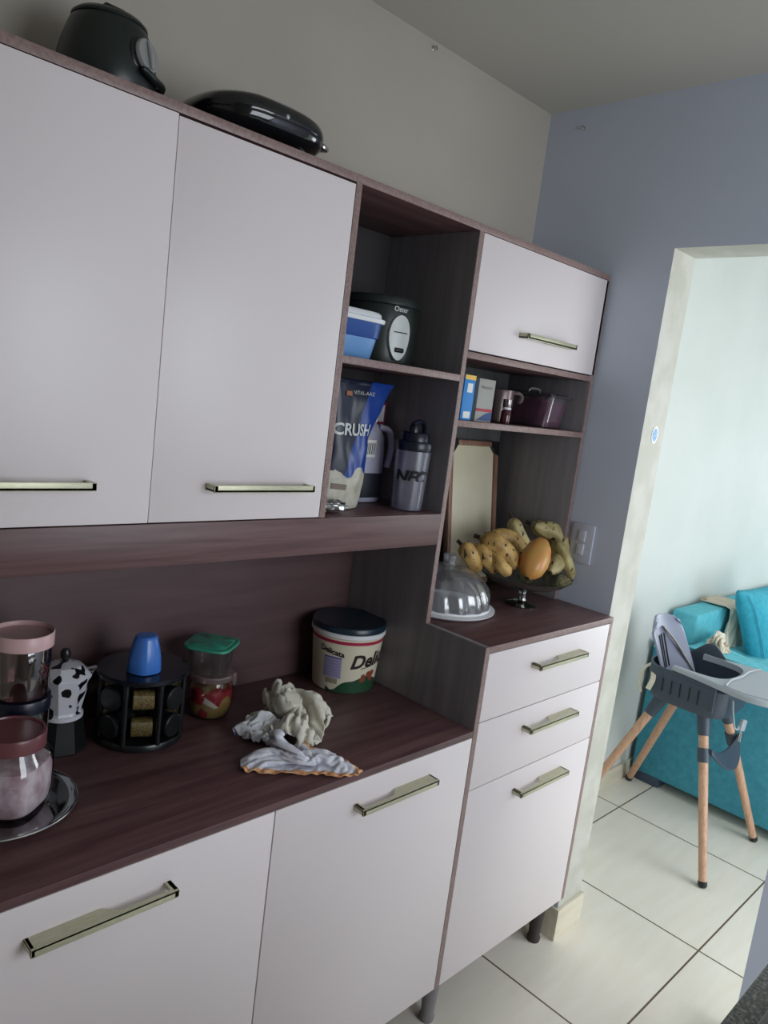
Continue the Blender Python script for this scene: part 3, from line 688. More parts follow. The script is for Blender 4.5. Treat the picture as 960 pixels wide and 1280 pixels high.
# ================================================================ on the worktop
cold_glass = thin('clear_jar_glass', (236, 236, 238), .04, .2)
plate_c = (-1.590, -.168)
t = thing('glass_plate', (*plate_c, ZW), 'round dark glass plate under the jars on the worktop', 'plate')
m = MB((*plate_c, ZW)); m.lathe([(.075, .0006), (.09, .002), (.108, .006), (.121, .009), (.124, .0105), (.120, .0115), (.106, .0085), (.09, .005), (.075, .0035), (.01, .003)], (*plate_c, ZW), 72)
m.build('dish', thin('smoked_glass', (92, 92, 96), .06, .5), t)
m = MB((*plate_c, ZW)); m.lathe([(.1215, .0102), (.124, .0095), (.1248, .0107), (.1235, .0122), (.1215, .0115), (.1215, .0102)], (*plate_c, ZW), 72, cap0=False, cap1=False); m.build('rim', M['chrome'], t)
ZP = ZW+.004
def jar(name, c, z0, prof, lidprof, lidmat, glass, label, inner=None, innermat=None, group=None, n=56, power=2, rot=0):
    o = Vector((c[0], c[1], z0)); t = thing(name, o, label, 'jar', group)
    m = MB(o); m.lathe(prof, o, n, cap1=False, power=power, rot=rot); m.build('glass', glass, t)
    m = MB(o); m.lathe(lidprof, o, n); m.build('lid', lidmat, t)
    if inner: m = MB(o); m.lathe(inner, o, n, power=power, rot=rot); m.build('contents', innermat, t)
    return t
# front jar of pink powder under brown lid
M['lid_brown'] = mat('brown_lid', (112, 66, 70), .3); M['lid_pink'] = mat('pale_pink_lid', (214, 176, 176), .35)
powder = noisy(mat('pinkish_powder', (216, 184, 190), .8), (190, 154, 162), (246, 230, 234), 38, (1, 1, .7), .35, .65, bump=.5, detail=6, bdist=.003)
jc = (-1.580, -.182)
t = jar('squat_jar', jc, ZP, [(.042, .0006), (.052, .002), (.059, .010), (.062, .03), (.0625, .065), (.060, .090), (.050, .106), (.048, .116)],
    [(.050, .110), (.0535, .112), (.054, .134), (.0525, .138), (.048, .1385), (.047, .1355), (.001, .1355)], M['lid_brown'], cold_glass,
    'squat glass jar of pinkish powder with a brown lid, on the dark plate', [(.037, .004), (.05, .006), (.056, .014), (.0590, .035), (.0595, .07), (.055, .084), (.02, .092), (.001, .088)], powder, power=2.8, rot=.7)
# stacked jars behind it
sc = (-1.532, -.075)
t = jar('stacking_jar', sc, ZP, [(.044, .0006), (.049, .003), (.050, .01), (.050, .119), (.047, .125), (.047, .129)],
    [(.0495, .125), (.053, .127), (.0535, .147), (.052, .150), (.046, .151), (.001, .151)], M['navy_pl'], cold_glass,
    'lower clear glass jar with a navy lid, standing behind the squat jar')
t = jar('stacking_jar', sc, ZP+.152, [(.040, .0006), (.0475, .002), (.049, .01), (.049, .088), (.047, .094)],
    [(.0495, .090), (.0525, .092), (.053, .116), (.0515, .118), (.050, .116), (.050, .110), (.001, .109)], M['lid_pink'], thin('amber_jar_glass', (190, 160, 158), .04, .35),
    'upper jar with a pale pink lid, stacked on the navy lidded jar')
m = MB((*sc, ZP+.152)); pts = smooth_path([(sc[0]+.014, sc[1]-.04, ZP+.152+.070), (sc[0]+.026, sc[1]-.034, ZP+.152+.052), (sc[0]+.022, sc[1]-.038, ZP+.152+.046), (sc[0]+.014, sc[1]-.043, ZP+.152+.052), (sc[0]+.02, sc[1]-.041, ZP+.152+.060), (sc[0]+.032, sc[1]-.03, ZP+.152+.052)], 26)
m.tube([p-(p-Vector((*sc, p.z))).normalized()*(-(.0497-(p-Vector((*sc, p.z))).length)) * -1 if False else Vector((*sc, p.z))+(p-Vector((*sc, p.z))).normalized()*.0496 for p in pts], .0011, 6); m.build('scribble_mark', mat('maroon_print', (96, 34, 44), .5), t)

# cow-print moka pot
mc = (-1.430, -.020)
t = thing('moka_pot', (*mc, ZW), 'cow-print moka pot, white with black patches, behind the jars', 'coffee pot')
mo = Vector((*mc, ZW))
def cow():
    m = mat('cow_print_enamel', (206, 206, 212), .3, coat=.3); n, l, b = nodes(m)
    tc = n.new('ShaderNodeTexCoord'); t_ = n.new('ShaderNodeTexNoise'); t_.inputs['Scale'].default_value = 46; t_.inputs['Detail'].default_value = .5
    r = n.new('ShaderNodeValToRGB'); r.color_ramp.elements[0].position = .585; r.color_ramp.elements[0].color = rgb((208, 208, 214)); r.color_ramp.elements[1].position = .6; r.color_ramp.elements[1].color = rgb((16, 16, 18))
    l.new(tc.outputs['Object'], t_.inputs[0]); l.new(t_.outputs[0], r.inputs[0]); l.new(r.outputs[0], b.inputs['Base Color']); return m
M['cow'] = cow()
m = MB(mo); m.lathe([(.048, .0006), (.0495, .003), (.041, .058), (.040, .066)], mo, 8, rot=.2); m.build('boiler', M['black'], t, angle=20)
m = MB(mo); m.lathe([(.036, .068), (.036, .076), (.034, .080), (.0485, .145), (.05, .150)], mo, 8, rot=.2); m.lathe([(.0365, .066), (.039, .068), (.039, .074), (.036, .076)], mo, 40); m.build('jug', M['cow'], t, angle=20)
m = MB(mo); m.lathe([(.0505, .1505), (.0505, .154), (.032, .172), (.012, .178), (.001, .178)], mo, 8, rot=.2); ld = m.build('lid', M['cow'], t, angle=20)
m = MB(mo); m.lathe([(.005, .177), (.006, .182), (.0095, .190), (.0095, .198), (.006, .204), (.001, .205)], mo, 20); m.build('knob', M['black'], ld)
m = MB(mo); a_ = .05; sp = Vector((math.cos(a_), math.sin(a_), 0)); pp = Vector((-sp.y, sp.x, 0))
m.rings([[mo+sp*.036+pp*.018+Vector((0, 0, .148)), mo+sp*.036-pp*.018+Vector((0, 0, .148)), mo+sp*.038+Vector((0, 0, .108))],
         [mo+sp*.066+pp*.005+Vector((0, 0, .156)), mo+sp*.066-pp*.005+Vector((0, 0, .156)), mo+sp*.062+Vector((0, 0, .148))]]); m.build('spout', M['cow'], t, angle=20)
m = MB(mo); m.tube(smooth_path([mo-sp*.046+Vector((0, 0, .145)), mo-sp*.075+Vector((0, 0, .150)), mo-sp*.082+Vector((0, 0, .125)), mo-sp*.078+Vector((0, 0, .075))], 14), .0075, 10); m.build('grip', M['black'], t)

# spice carousel
cc = Vector((-1.276, -.043, ZW))
t = thing('spice_carousel', cc, 'black revolving spice rack with jars lying in its holes on the worktop', 'spice rack')
m = MB(cc); m.lathe([(.085, .001), (.0895, .003), (.0905, .012), (.088, .016), (.03, .018)], cc, 64); m.build('base', M['navy_pl'] if False else M['black'], t)
m = MB(cc); m.lathe([(.03, .137), (.088, .139), (.0925, .142), (.093, .148), (.090, .151), (.001, .152)], cc, 72); m.build('top_plate', mat('black_satin_plastic', (22, 25, 34), .22), t)
m = MB(cc); m.lathe([(.03, .014), (.03, .14)], cc, 24); m.build('core', M['black'], t)
M['spice_glass'] = thin('spice_jar_glass', (220, 216, 200), .05, .35)
herb = [noisy(mat('dried_oregano', (140, 124, 78), .9), (84, 76, 44), (186, 170, 116), 260, lo=.3, hi=.7), noisy(mat('pale_seeds', (176, 160, 112), .9), (120, 100, 60), (206, 190, 146), 220, lo=.3, hi=.7)]
base_a = math.atan2(-.80, -.60)
for row in range(2):
    z = .047+.058*row
    for k in range(8):
        a = base_a + .20 + k*2*PI/8
        d = Vector((math.cos(a), math.sin(a), 0)); tn = Vector((-d.y, d.x, 0))
        # jar lying radially, or its side shown between ribs
        if k in (1, 7, 0, 2):
            pass
        o0 = cc+Vector((0, 0, z))+d*.034
        side = (k % 2 == 0)
        if side:   # seen along its side, lying crosswise in the opening
            c0 = cc+Vector((0, 0, z))+d*.066-tn*.0215
            m = MB(cc); m.lathe([(.018, 0), (.0205, .002), (.0205, .043), (.018, .045)], c0, 24, tn); m.build('spice_jar', M['spice_glass'], t)
            m = MB(cc); m.lathe([(.017, .002), (.0192, .003), (.0192, .042), (.017, .043)], c0, 24, tn); m.build('spices', herb[row], t)
        else:      # round black lid end facing out
            m = MB(cc); m.lathe([(.022, 0), (.0225, .002), (.0225, .044), (.0245, .046), (.0245, .055), (.022, .0575), (.001, .058)], o0, 28, d); m.build('jar_lid', M['black'], t)
for k in range(8):
    a = base_a+.20+(k+.5)*2*PI/8; d = Vector((math.cos(a), math.sin(a), 0))
    m = MB(cc); m.tube([cc+d*.086+Vector((0, 0, z)) for z in (.014, .04, .1, .14)], .0055, 10); m.build('rib', M['black'], t)

# blue cup upside down on the carousel
bc = cc+Vector((-.012, -.024, .1525))
m = MB(bc)
def cup_sec(a): return 1+.03*math.cos(6*a)
m.lathe([(.0335, .0005), (.0345, .003), (.0325, .028), (.0285, .050), (.0235, .068), (.0225, .071), (.020, .074), (.010, .0755), (.001, .0755)], bc, 48, twist=lambda a, h: 1+.022*math.cos(6*a)*(1 if h < .07 else .5))
tag(m.build('plastic_cup', mat('bright_blue_plastic', (66, 122, 206), .22), None), 'bright blue plastic cup standing upside down on the spice rack', 'cup')

# jar of sweets with container on top
kcn = Vector((-1.098, -.030, ZW))
t = thing('sweets_jar', kcn, 'clear round jar of colourful sweets under a clip lid beside the spice rack', 'jar')
sweet = mat('sweet_wrappers', (170, 120, 60), .5)
def sweets_mat():
    m = mat('sweets', (150, 110, 70), .4); n, l, b = nodes(m)
    tc = n.new('ShaderNodeTexCoord'); v_ = n.new('ShaderNodeTexVoronoi'); v_.inputs['Scale'].default_value = 34
    sp_ = n.new('ShaderNodeSeparateColor'); r = n.new('ShaderNodeValToRGB'); r.color_ramp.interpolation = 'CONSTANT'; e = r.color_ramp.elements
    e[0].color = rgb((150, 42, 50)); e[1].position = .8; e[1].color = rgb((206, 196, 180))
    for p_, c_ in ((.3, (150, 128, 72)), (.48, (150, 128, 84)), (.6, (168, 56, 62)), (.7, (160, 130, 78))): q_ = e.new(p_); q_.color = rgb(c_)
    l.new(tc.outputs['Object'], v_.inputs[0]); l.new(v_.outputs['Color'], sp_.inputs[0]); l.new(sp_.outputs[0], r.inputs[0]); l.new(r.outputs[0], b.inputs['Base Color'])
    k = n.new('ShaderNodeBump'); k.inputs['Strength'].default_value = .8; k.inputs['Distance'].default_value = .004; k.invert = True
    l.new(v_.outputs['Distance'], k.inputs['Height']); l.new(k.outputs[0], b.inputs['Normal']); return m
m = MB(kcn); m.lathe([(.034, .0006), (.041, .003), (.0475, .02), (.0505, .045), (.049, .07), (.044, .086), (.043, .094)], kcn, 48, cap1=False); m.build('glass', cold_glass, t)
m = MB(kcn); m.lathe([(.032, .004), (.039, .006), (.0455, .02), (.0485, .045), (.046, .068), (.02, .076), (.001, .074)], kcn, 48); m.build('sweets', sweets_mat(), t)
m = MB(kcn); m.lathe([(.046, .088), (.0485, .090), (.049, .100), (.047, .1025), (.044, .103), (.001, .1025)], kcn, 48); 
lidj = m.build('lid', thin('rosy_clear_lid', (225, 205, 205), .2, .3, .45, (190, 166, 166)), t)
m = MB(kcn); q = kcn+Vector((.034, -.038, .094)); m.box(q.x-.006, q.x+.006, q.y-.004, q.y+.004, q.z-.016, q.z+.012, .002, rot=Matrix.Rotation(.8, 3, 'Z')); m.build('clip', thin('rosy_clip', (225, 205, 205), .2, .3, .5, (196, 172, 172)), lidj)
k2 = kcn+Vector((-.006, .004, .1035))
t = thing('small_container', k2, 'small clear food container with a green lid standing on the sweets jar', 'container')
m = MB(k2); m.lathe([(.036, .0006), (.0385, .002), (.0455, .058), (.046, .060)], k2, 48, cap1=False, power=5, rot=.62); m.build('tub', thin('cloudy_clear_plastic', (205, 200, 200), .15, .25, .25, (150, 142, 142)), t)
m = MB(k2); m.lathe([(.0515, .0605), (.053, .062), (.0525, .067), (.049, .068), (.044, .0672), (.042, .069), (.001, .0695)], k2, 48, power=5, rot=.62); m.build('lid', mat('green_lid', (60, 158, 130), .35), t)

# ice cream tub
bk = Vector((-.694, -.033, ZW))
t = thing('spread_bucket', bk, 'cream plastic tub with navy lid and brown lettering standing near the tower side', 'tub')
def bucket_mat():
    m = mat('printed_tub', (226, 214, 176), .4); return m
H = .150; r0, r1 = .0805, .094
def brad(z): return lerp(r0, r1, min(1, max(0, z/H)))
M['tub'] = noisy(mat('cream_tub', (222, 214, 190), .4), (218, 210, 184), (228, 220, 200), 4)
m = MB(bk); m.lathe([(r0-.004, .0006), (r0, .003), (brad(.05), .05), (brad(.1), .1), (r1, H)], bk, 72); m.build('tub', M['tub'], t)
m = MB(bk); m.lathe([(r1+.0005, H-.002), (r1+.0035, H), (r1+.0035, H+.010), (r1+.0005, H+.011)], bk, 72); m.build('rim', M['white_pl'], t)
m = MB(bk); m.lathe([(r1+.001, H+.0105), (r1+.003, H+.012), (r1+.0032, H+.0235), (r1+.0005, H+.027), (r1-.007, H+.0255), (.001, H+.025)], bk, 72); m.build('lid', mat('navy_green_lid', (24, 44, 58), .3), t)
m = MB(bk); m.lathe([(brad(.134)+.0006, .134), (brad(.1425)+.0006, .1425), (brad(.1425)-.002, .1425), (brad(.134)-.002, .134), (brad(.134)+.0006, .134)], bk, 72, cap0=False, cap1=False); m.build('red_band', mat('raspberry_band', (172, 40, 74), .4), t)
af = math.atan2(-.72, -.69)          # azimuth facing the viewer's side
def onb(a0, z0, dr=.0008, skew=0):
    def f(x, y):
        z = z0+y+skew*x; r = brad(z)+dr; a = a0+x/r
        return Vector((r*math.cos(a), r*math.sin(a), z))
    return f
def patch(name, a0, z0, w_, h_, mt, nseg=14, poly=None, dr=.0006):
    f = onb(a0, z0, dr); m = MB()
    if poly is None: m.grid(lambda u, v: f((u-.5)*w_, (v-.5)*h_), nseg, 4)
    else:
        n_ = len(poly[0])
        lo, hi = poly
        m.grid(lambda u, v: f(lerp(-.5, .5, u)*w_, lerp(lo[min(n_-1, round(u*(n_-1)))], hi[min(n_-1, round(u*(n_-1)))], v)), n_-1, 3)
    return m.build(name, mt, t)
blk = mat('dark_brown_print', (34, 26, 26), .5); grn = mat('dark_green_print', (34, 74, 50), .5)
text_mesh('small_brand_lettering', 'Delicata', .0205, blk, t, onb(af-.40, .1115, .0009, -.16), .0006, .0)
patch('lilac_table', af-.36, .068, .048, .054, mat('lilac_print', (158, 152, 186), .5))
patch('table_head', af-.36, .0965, .048, .004, mat('violet_print', (104, 96, 160), .5), dr=.001)
m = MB()
f = onb(af-.36, .068, .0011)
for k in range(6): m.grid(lambda u, v: f(-.020+.040*u, .018-.0075*k+.0012*v), 6, 1)
m.build('table_lines', mat('violet_lines', (120, 114, 168), .5), t)
patch('grey_patch', af-.36, .0325, .032, .014, mat('taupe_patch', (150, 142, 122), .5))
text_mesh('brand_lettering', 'Delicata', .050, blk, t, onb(af+1.10, .094, .0009, .10), .0016, .15)
m = MB(); f = onb(af+.80, .0735, .0009, .16); m.grid(lambda u, v: f(-.026+.07*u, .0018*v), 14, 1); m.build('underline', blk, t)
lo = [0.003]*31; hi = [.030 + (.016*math.sin((k-4)/26*PI) if k > 4 else -.006*(4-k)*.8) for k in range(31)]
hi = [.016, .012, .009, .007, .009, .012, .018, .024, .029, .032, .034, .035, .036, .036, .038, .040, .042, .044, .046, .047, .048, .048, .048, .046, .044, .042, .04, .038, .036, .034, .032]
patch('green_field', af+.40, 0, .155, 0, grn, poly=(lo, hi))
m = MB(); f = onb(af+.78, .048, .0012)
random.seed(4)
for k in range(9):
    cx_, cy_, rr_ = random.uniform(-.022, .02), random.uniform(-.010, .010), random.uniform(.005, .009)
    vs = [m.bm.verts.new(f(cx_+rr_*math.cos(a), cy_+rr_*math.sin(a))+Vector((0, 0, 0))) for a in [2*PI*i/14 for i in range(14)]]
    m.bm.faces.new(vs)
m.build('berry_picture', mat('terracotta_print', (140, 70, 48), .5), t)

# ================================================================ switch plate and sticker
sw = Vector((XW, -.268, 1.25))
t = thing('light_switch', sw, 'white double wall switch plate beside the doorway behind the fruit bowl', 'switch')
m = MB(sw); m.box(XW-.008, XW-.0004, sw.y-.037, sw.y+.037, 1.25-.059, 1.25+.059, .003); m.build('plate', mat('pearl_plate', (196, 200, 216), .25), t)
for zc in (1.273, 1.232):
    m = MB(sw); m.box(XW-.0125, XW-.007, sw.y-.012, sw.y+.012, zc-.016, zc+.016, .002, rot=Matrix.Rotation(.08, 3, 'Y')); m.build('rocker', mat('pale_rocker', (204, 208, 222), .35), t)
st = Vector((XW+.078, YJ, 1.597))
t = thing('oval_sticker', st, 'small oval blue and white sticker on the door reveal', 'sticker')
m = MB(st); m.lathe([(.019, .0003), (.019, .0011), (.0185, .0013), (.001, .0013)], st, 36, (0, -1, 0), sy=1.35, sx=1); m.build('backing', M['white_m'], t)
m = MB(st); m.lathe([(.014, .0012), (.014, .0016), (.001, .0016)], st, 36, (0, -1, 0), sy=1.35); m.build('blue_field', noisy(mat('sky_blue_print', (98, 150, 200), .5), (70, 128, 190), (150, 190, 220), 120), t)
for x, y, z, ax in ((-.537, YB, 2.50, 'y'), (XW, -.045, 2.462, 'x')):
    m = MB((x, y, z)); d = (0, -1, 0) if ax == 'y' else (-1, 0, 0)
    m.lathe([(.0055, .0002), (.0055, .002), (.0025, .0035), (.0025, .009), (.0055, .011), (.001, .0125)], (x, y, z), 14, d)
    tag(m.build('wall_hook', M['chrome'], None), 'tiny metal screw high on the grey wall near the ceiling' if ax == 'y' else 'tiny metal screw near the ceiling above the doorway corner', 'screw')
# ================================================================ granite counter in the near corner
ct = Vector((-1.06, -1.45, 0))
t = thing('kitchen_counter', ct, 'black speckled granite counter at the bottom right corner of the view', 'counter')
def granite():
    m = mat('speckled_granite', (44, 44, 42), .25); n, l, b = nodes(m)
    tc = n.new('ShaderNodeTexCoord'); v_ = n.new('ShaderNodeTexNoise'); v_.inputs['Scale'].default_value = 160; v_.inputs['Detail'].default_value = 3
    r = n.new('ShaderNodeValToRGB'); e = r.color_ramp.elements; e[0].position = .42; e[0].color = rgb((28, 28, 28)); e[1].position = .66; e[1].color = rgb((112, 110, 102))
    l.new(tc.outputs['Object'], v_.inputs[0]); l.new(v_.outputs[0], r.inputs[0]); l.new(r.outputs[0], b.inputs['Base Color']); return m
m = MB(ct); m.box(-1.38, -.76, -1.76, -1.172, .87, .90, .003); m.build('granite_slab', granite(), t)  # unseen ends kept short so window light gets past
m = MB(ct); m.box(-1.36, -1.16, -1.74, -1.22, .08, .8695, .002); m.build('unseen_base', M['laminate'], t)  # unseen base, made narrow to let light pass under the slab
m = MB(ct); m.box(-1.34, -1.18, -1.72, -1.25, 0.0005, .08); m.build('plinth', M['dark_gap'], t)
ck = Vector((-1.07, -1.47, .9005))
t = thing('cooktop', ck, 'black glass cooktop set on the granite counter', 'cooktop')
m = MB(ck); m.box(-1.34, -.80, -1.72, -1.205, .9005, .909, .003); m.build('glass_top', M['gloss_black'], t)
for x, y, r_ in ((-1.21, -1.6, .05), (-1.21, -1.34, .04), (-.93, -1.6, .04), (-.93, -1.34, .05)):
    m = MB(ck); m.lathe([(r_, .909), (r_, .916), (r_*.8, .921), (.001, .922)], (x, y, 0), 32); m.build('burner', M['black'], t)

# ================================================================ living room: high chair
hc = Vector((.965, -.294, 0))
t = thing('high_chair', hc, 'charcoal plastic high chair with grey tray and wooden legs', 'high chair')
M['char'] = mat('charcoal_plastic', (58, 68, 82), .45); M['char_l'] = mat('grey_shell_plastic', (132, 136, 158), .4)
M['tray_g'] = mat('light_grey_tray', (160, 164, 172), .4); M['rim_g'] = mat('pale_grey_rim', (158, 164, 172), .4)
M['leg_wood'] = wood('beech_leg', (176, 134, 108), (196, 154, 126), (208, 168, 140), (60, 60, 2), .4)
M['belt'] = noisy(mat('beige_webbing', (206, 198, 180), .8), (196, 188, 168), (214, 206, 190), 200)
feet = {(-1, -1): (.706, -.583), (1, -1): (1.222, -.583), (1, 1): (1.236, -.012), (-1, 1): (.716, -.014)}
tops = {(-1, -1): (.873, -.404, .60), (1, -1): (1.057, -.404, .60), (1, 1): (1.057, -.256, .60), (-1, 1): (.873, -.256, .60)}
for k in feet:
    a = Vector((*feet[k], 0)); b = Vector(tops[k]); d = (b-a)
    m = MB(hc); m.tube([a+d*.012, a+d*.2, a+d*.5, a+d*.86], [.0145, .0155, .017, .018], 18); lg = m.build('leg', M['leg_wood'], t)
    m = MB(hc); m.tube([a+Vector((0, 0, .001)), a+d*.012, a+d*.035], [.011, .0165, .0168], 18); m.build('foot_cap', M['black'], lg)
    m = MB(hc); m.tube([a+d*.825, a+d*.84, a+d*.95, a+d*1.02], [.0215, .0225, .026, .034], 20); m.build('leg_socket', M['char'], t)
def rr_ring(cx_, cy_, hx, hy, z, n=48, p=4, tilt=0):
    out = []
    for i in range(n):
        a = 2*PI*i/n; ca, sa = math.cos(a), math.sin(a); q = (abs(ca)**p+abs(sa)**p)**(-1/p)
        out.append((cx_+hx*q*ca, cy_+hy*q*sa, z+tilt*(hy*q*sa)))
    return out
# bucket seat: closed lofted shell with a hollow
cxx, cyy = .965, -.335
m = MB(hc)
outer = [rr_ring(cxx, cyy, .110, .115, .560), rr_ring(cxx, cyy, .138, .148, .570), rr_ring(cxx, cyy, .152, .162, .595), rr_ring(cxx, cyy, .158, .166, .64), rr_ring(cxx, cyy, .163, .168, .695, tilt=.10)]
inner = [rr_ring(cxx, cyy, .155, .160, .697, tilt=.10), rr_ring(cxx, cyy, .148, .152, .65), rr_ring(cxx, cyy, .135, .140, .605), rr_ring(cxx, cyy, .10, .11, .598)]
m.rings(outer+inner); m.build('bucket_seat', M['char'], t)
# slots on the left flank
for k in range(5):
    y = -.40+.035*k
    m = MB(hc); m.tube([(cxx-.1585, y, .615), (cxx-.1605, y, .64), (cxx-.1625, y, .67)], .0022, 8); m.build('slot', M['black'], t)
# backrest: curved shell rising and leaning back
def back_pt(u, v, off=0):
    w_ = lerp(.132, .132, v); x = (u*2-1)
    top = 1-.10*abs(x)**3.5 if v > .98 else 1
    z = .625+(.250*v)*(1-.13*v*abs(x)**4)
    y = -.235+.095*v - .048*(abs(x)**2)*(1-.35*v)+off
    k = 1 if v < .75 else math.sqrt(max(.0, 1-((v-.75)/.27)**2.2))
    return Vector((cxx-.014+x*w_*lerp(.82, 1, k)*(1 if v < .9 else lerp(1, .80, (v-.9)/.1)), y, z))
m = MB(hc); F = m.grid(lambda u, v: back_pt(u, v), 28, 22); 
m.build('backrest', M['char_l'], t, mods=(('SOLIDIFY', dict(thickness=.009, offset=-1)), ('BEVEL', dict(width=.003, segments=2))))
for x in (-.066, -.036, -.006):
    u0 = .5+x/.28
    m = MB(hc); m.tube([back_pt(u0, v, -.0035) for v in (.22, .4, .6, .72)], .0030, 8); m.build('slot', M['black'], t)
# padded grey side wings joining the back with the bucket
for sx in (-1, 1):
    m = MB(hc)
    def wing(u, v):
        y = lerp(-.20, -.46, u); z0 = .60; z1 = lerp(.815, .735, u**.6)-.10*max(0, .45-abs(u-.05))*0
        bulge = math.sin(u*PI)*.035
        z1 = .70+.075*math.exp(-((u-.40)/.26)**2) if sx > 0 else .70+.01*(1-u)
        return Vector((cxx+sx*(.150+.006*v), y, lerp(z0, z1, v)))
    m.grid(wing, 20, 6); m.build('side_wing', M['char'], t, mods=(('SOLIDIFY', dict(thickness=.010, offset=0)), ('BEVEL', dict(width=.003, segments=2))))
# tray: wide at the front with two arms running back
def tray_ring(off, z):
    pts = []
    P0 = [(-.155-off, .045), (-.165-off, -.05), (-.185-off, -.16), (-.195-off, -.25), (-.165-off*.7, -.325-off*.7), (-.09, -.355-off), (0, -.362-off), (.09, -.355-off), (.165+off*.7, -.325-off*.7), (.195+off, -.25), (.185+off, -.16), (.165+off, -.05), (.155+off, .045)]
    I0 = [(.135+off*.0, .045), (.138, -.03), (.125, -.10), (.08, -.135), (0, -.145), (-.08, -.135), (-.125, -.10), (-.138, -.03), (-.135, .045)]
    o_ = smooth_path([(x, y, 0) for x, y in P0], 48); i_ = smooth_path([(x, y, 0) for x, y in I0], 36)
    return [(cxx+p.x, -.33+p.y, z-.02*max(0, -p.y-.1)) for p in o_+i_]
m = MB(hc); m.rings([tray_ring(-.006, .704), tray_ring(0, .710), tray_ring(0, .722), tray_ring(-.005, .727)]); m.build('tray', M['rim_g'], t)
m = MB(hc)
rs = []
for s_, z in ((1, .7275), (1, .7285)):
    out = [(cxx+s_*x, y, z-.02*max(0, -(y+.33)-.1)) for x, y in [(-.178, -.50), (-.180, -.575), (-.15, -.645), (-.08, -.672), (.08, -.672), (.15, -.645), (.18, -.575), (.178, -.50), (.12, -.492), (.0, -.498), (-.12, -.492)]]
    rs.append(out)
m.rings(rs); m.build('tray_surface', M['tray_g'], t)
m = MB(hc); m.tube([Vector((cxx+x, -.33+y, .729-.02*max(0, -y-.1))) for x, y in [(-.178, -.165), (-.155, -.16), (-.09, -.150), (0, -.158), (.09, -.150), (.155, -.16), (.178, -.165)]], .005, 8); m.build('inner_lip', M['rim_g'], t)
# footrest between the front legs
cl_ = [Vector((*feet[(sx, -1)], 0)).lerp(Vector(tops[(sx, -1)]), .715) for sx in (-1, 1)]
def fr(u, v):
    p = cl_[0].lerp(cl_[1], u); s_ = math.sin(u*PI)**.8
    return p+Vector((0, -.024-.050*s_*v, .034-.030*s_-.055*v*(.35+.65*s_)-.012*s_))
m = MB(hc); m.grid(fr, 28, 8); m.build('footrest', M['char'], t, mods=(('SOLIDIFY', dict(thickness=.009, offset=0)), ('BEVEL', dict(width=.002, segments=2))))
for sx in (-1, 1):
    a = Vector((*feet[(sx, -1)], 0)); b = Vector(tops[(sx, -1)]); m = MB(hc); m.tube([a.lerp(b, k) for k in (.675, .715, .755)], [.0225, .0235, .0225], 18); m.build('footrest_clamp', M['char'], t)
# harness
def strap(pts, w_=.011, nm='strap'):
    m = MB(hc); m.tube(smooth_path(pts, 22), w_, 8, flat=.18, power=4); m.build(nm, M['belt'], t)
strap([(cxx-.02, -.162, .83), (cxx+.035, -.20, .77), (cxx+.085, -.235, .70), (cxx+.115, -.27, .645)])
strap([(cxx-.13, -.20, .705), (cxx-.150, -.175, .68), (cxx-.165, -.17, .63), (cxx-.17, -.185, .585)], .013)
strap([(cxx-.14, -.205, .69), (cxx-.172, -.225, .655), (cxx-.178, -.215, .61)], .010)
m = MB(hc); m.tube(smooth_path([(cxx-.10, -.505, .66), (cxx-.085, -.512, .60), (cxx-.055, -.517, .545), (cxx-.01, -.515, .53), (cxx+.01, -.512, .55)], 20), .0045, 8, flat=.6); m.build('crotch_strap', mat('pale_grey_strap', (170, 176, 182), .5), t)
m = MB(hc); m.box(cxx+.0, cxx+.05, -.525, -.510, .515, .56, .004, rot=Matrix.Rotation(.3, 3, 'Y')); m.build('buckle', M['rim_g'], t)
m = MB(hc); m.box(cxx+.028, cxx+.055, -.522, -.512, .465, .52, .003); m.build('buckle_clip', M['chrome'], t)

# ================================================================ sofa
so = Vector((1.75, -.5, 0))
t = thing('sofa', so, 'turquoise sofa against the white living room wall behind the high chair', 'sofa')
M['teal'] = noisy(mat('turquoise_fabric', (66, 150, 172), .85), (60, 143, 165), (72, 157, 179), 40, bump=.15, detail=6)
M['teal_lit'] = noisy(mat('lit_turquoise_fabric', (98, 192, 208), .85), (90, 185, 201), (106, 198, 214), 30, bump=.15)  # lit copy of the sofa fabric, brightness painted into the colour
SX = 1.265
m = MB(so); m.box(SX, SX+.16, -1.0, YN-.02, .045, .672, .012, 3); m.build('arm', M['teal'], t)
m = MB(so); m.box(SX+.16, 3.1, -1.0, YN-.025, .05, .40, .01, 3); m.build('base', M['teal'], t)
m = MB(so); m.box(3.1, 3.26, -1.0, YN-.02, .045, .672, .012, 3); m.build('arm', M['teal'], t)
m = MB(so); m.box(SX+.17, 3.09, -.98, -.14, .402, .56, .03, 4); m.build('seat_cushion', M['teal_lit'], t)
m = MB(so); m.box(1.395, 1.86, -.125, -.002, .40, .806, .014, 3); m.build('backrest', M['teal_lit'], t)
m = MB(so); m.box(1.862, 3.1, -.135, -.002, .40, .80, .014, 3); m.build('backrest', M['teal_lit'], t)
for x in (SX+.012, 3.15):
    for y in (-.965, -.135):
        m = MB(so); m.box(x, x+.10, y, y+.125, .0005, .0448, .003); m.build('foot', mat('slate_foot', (66, 80, 100), .6) if x < 2 else M['black'], t)
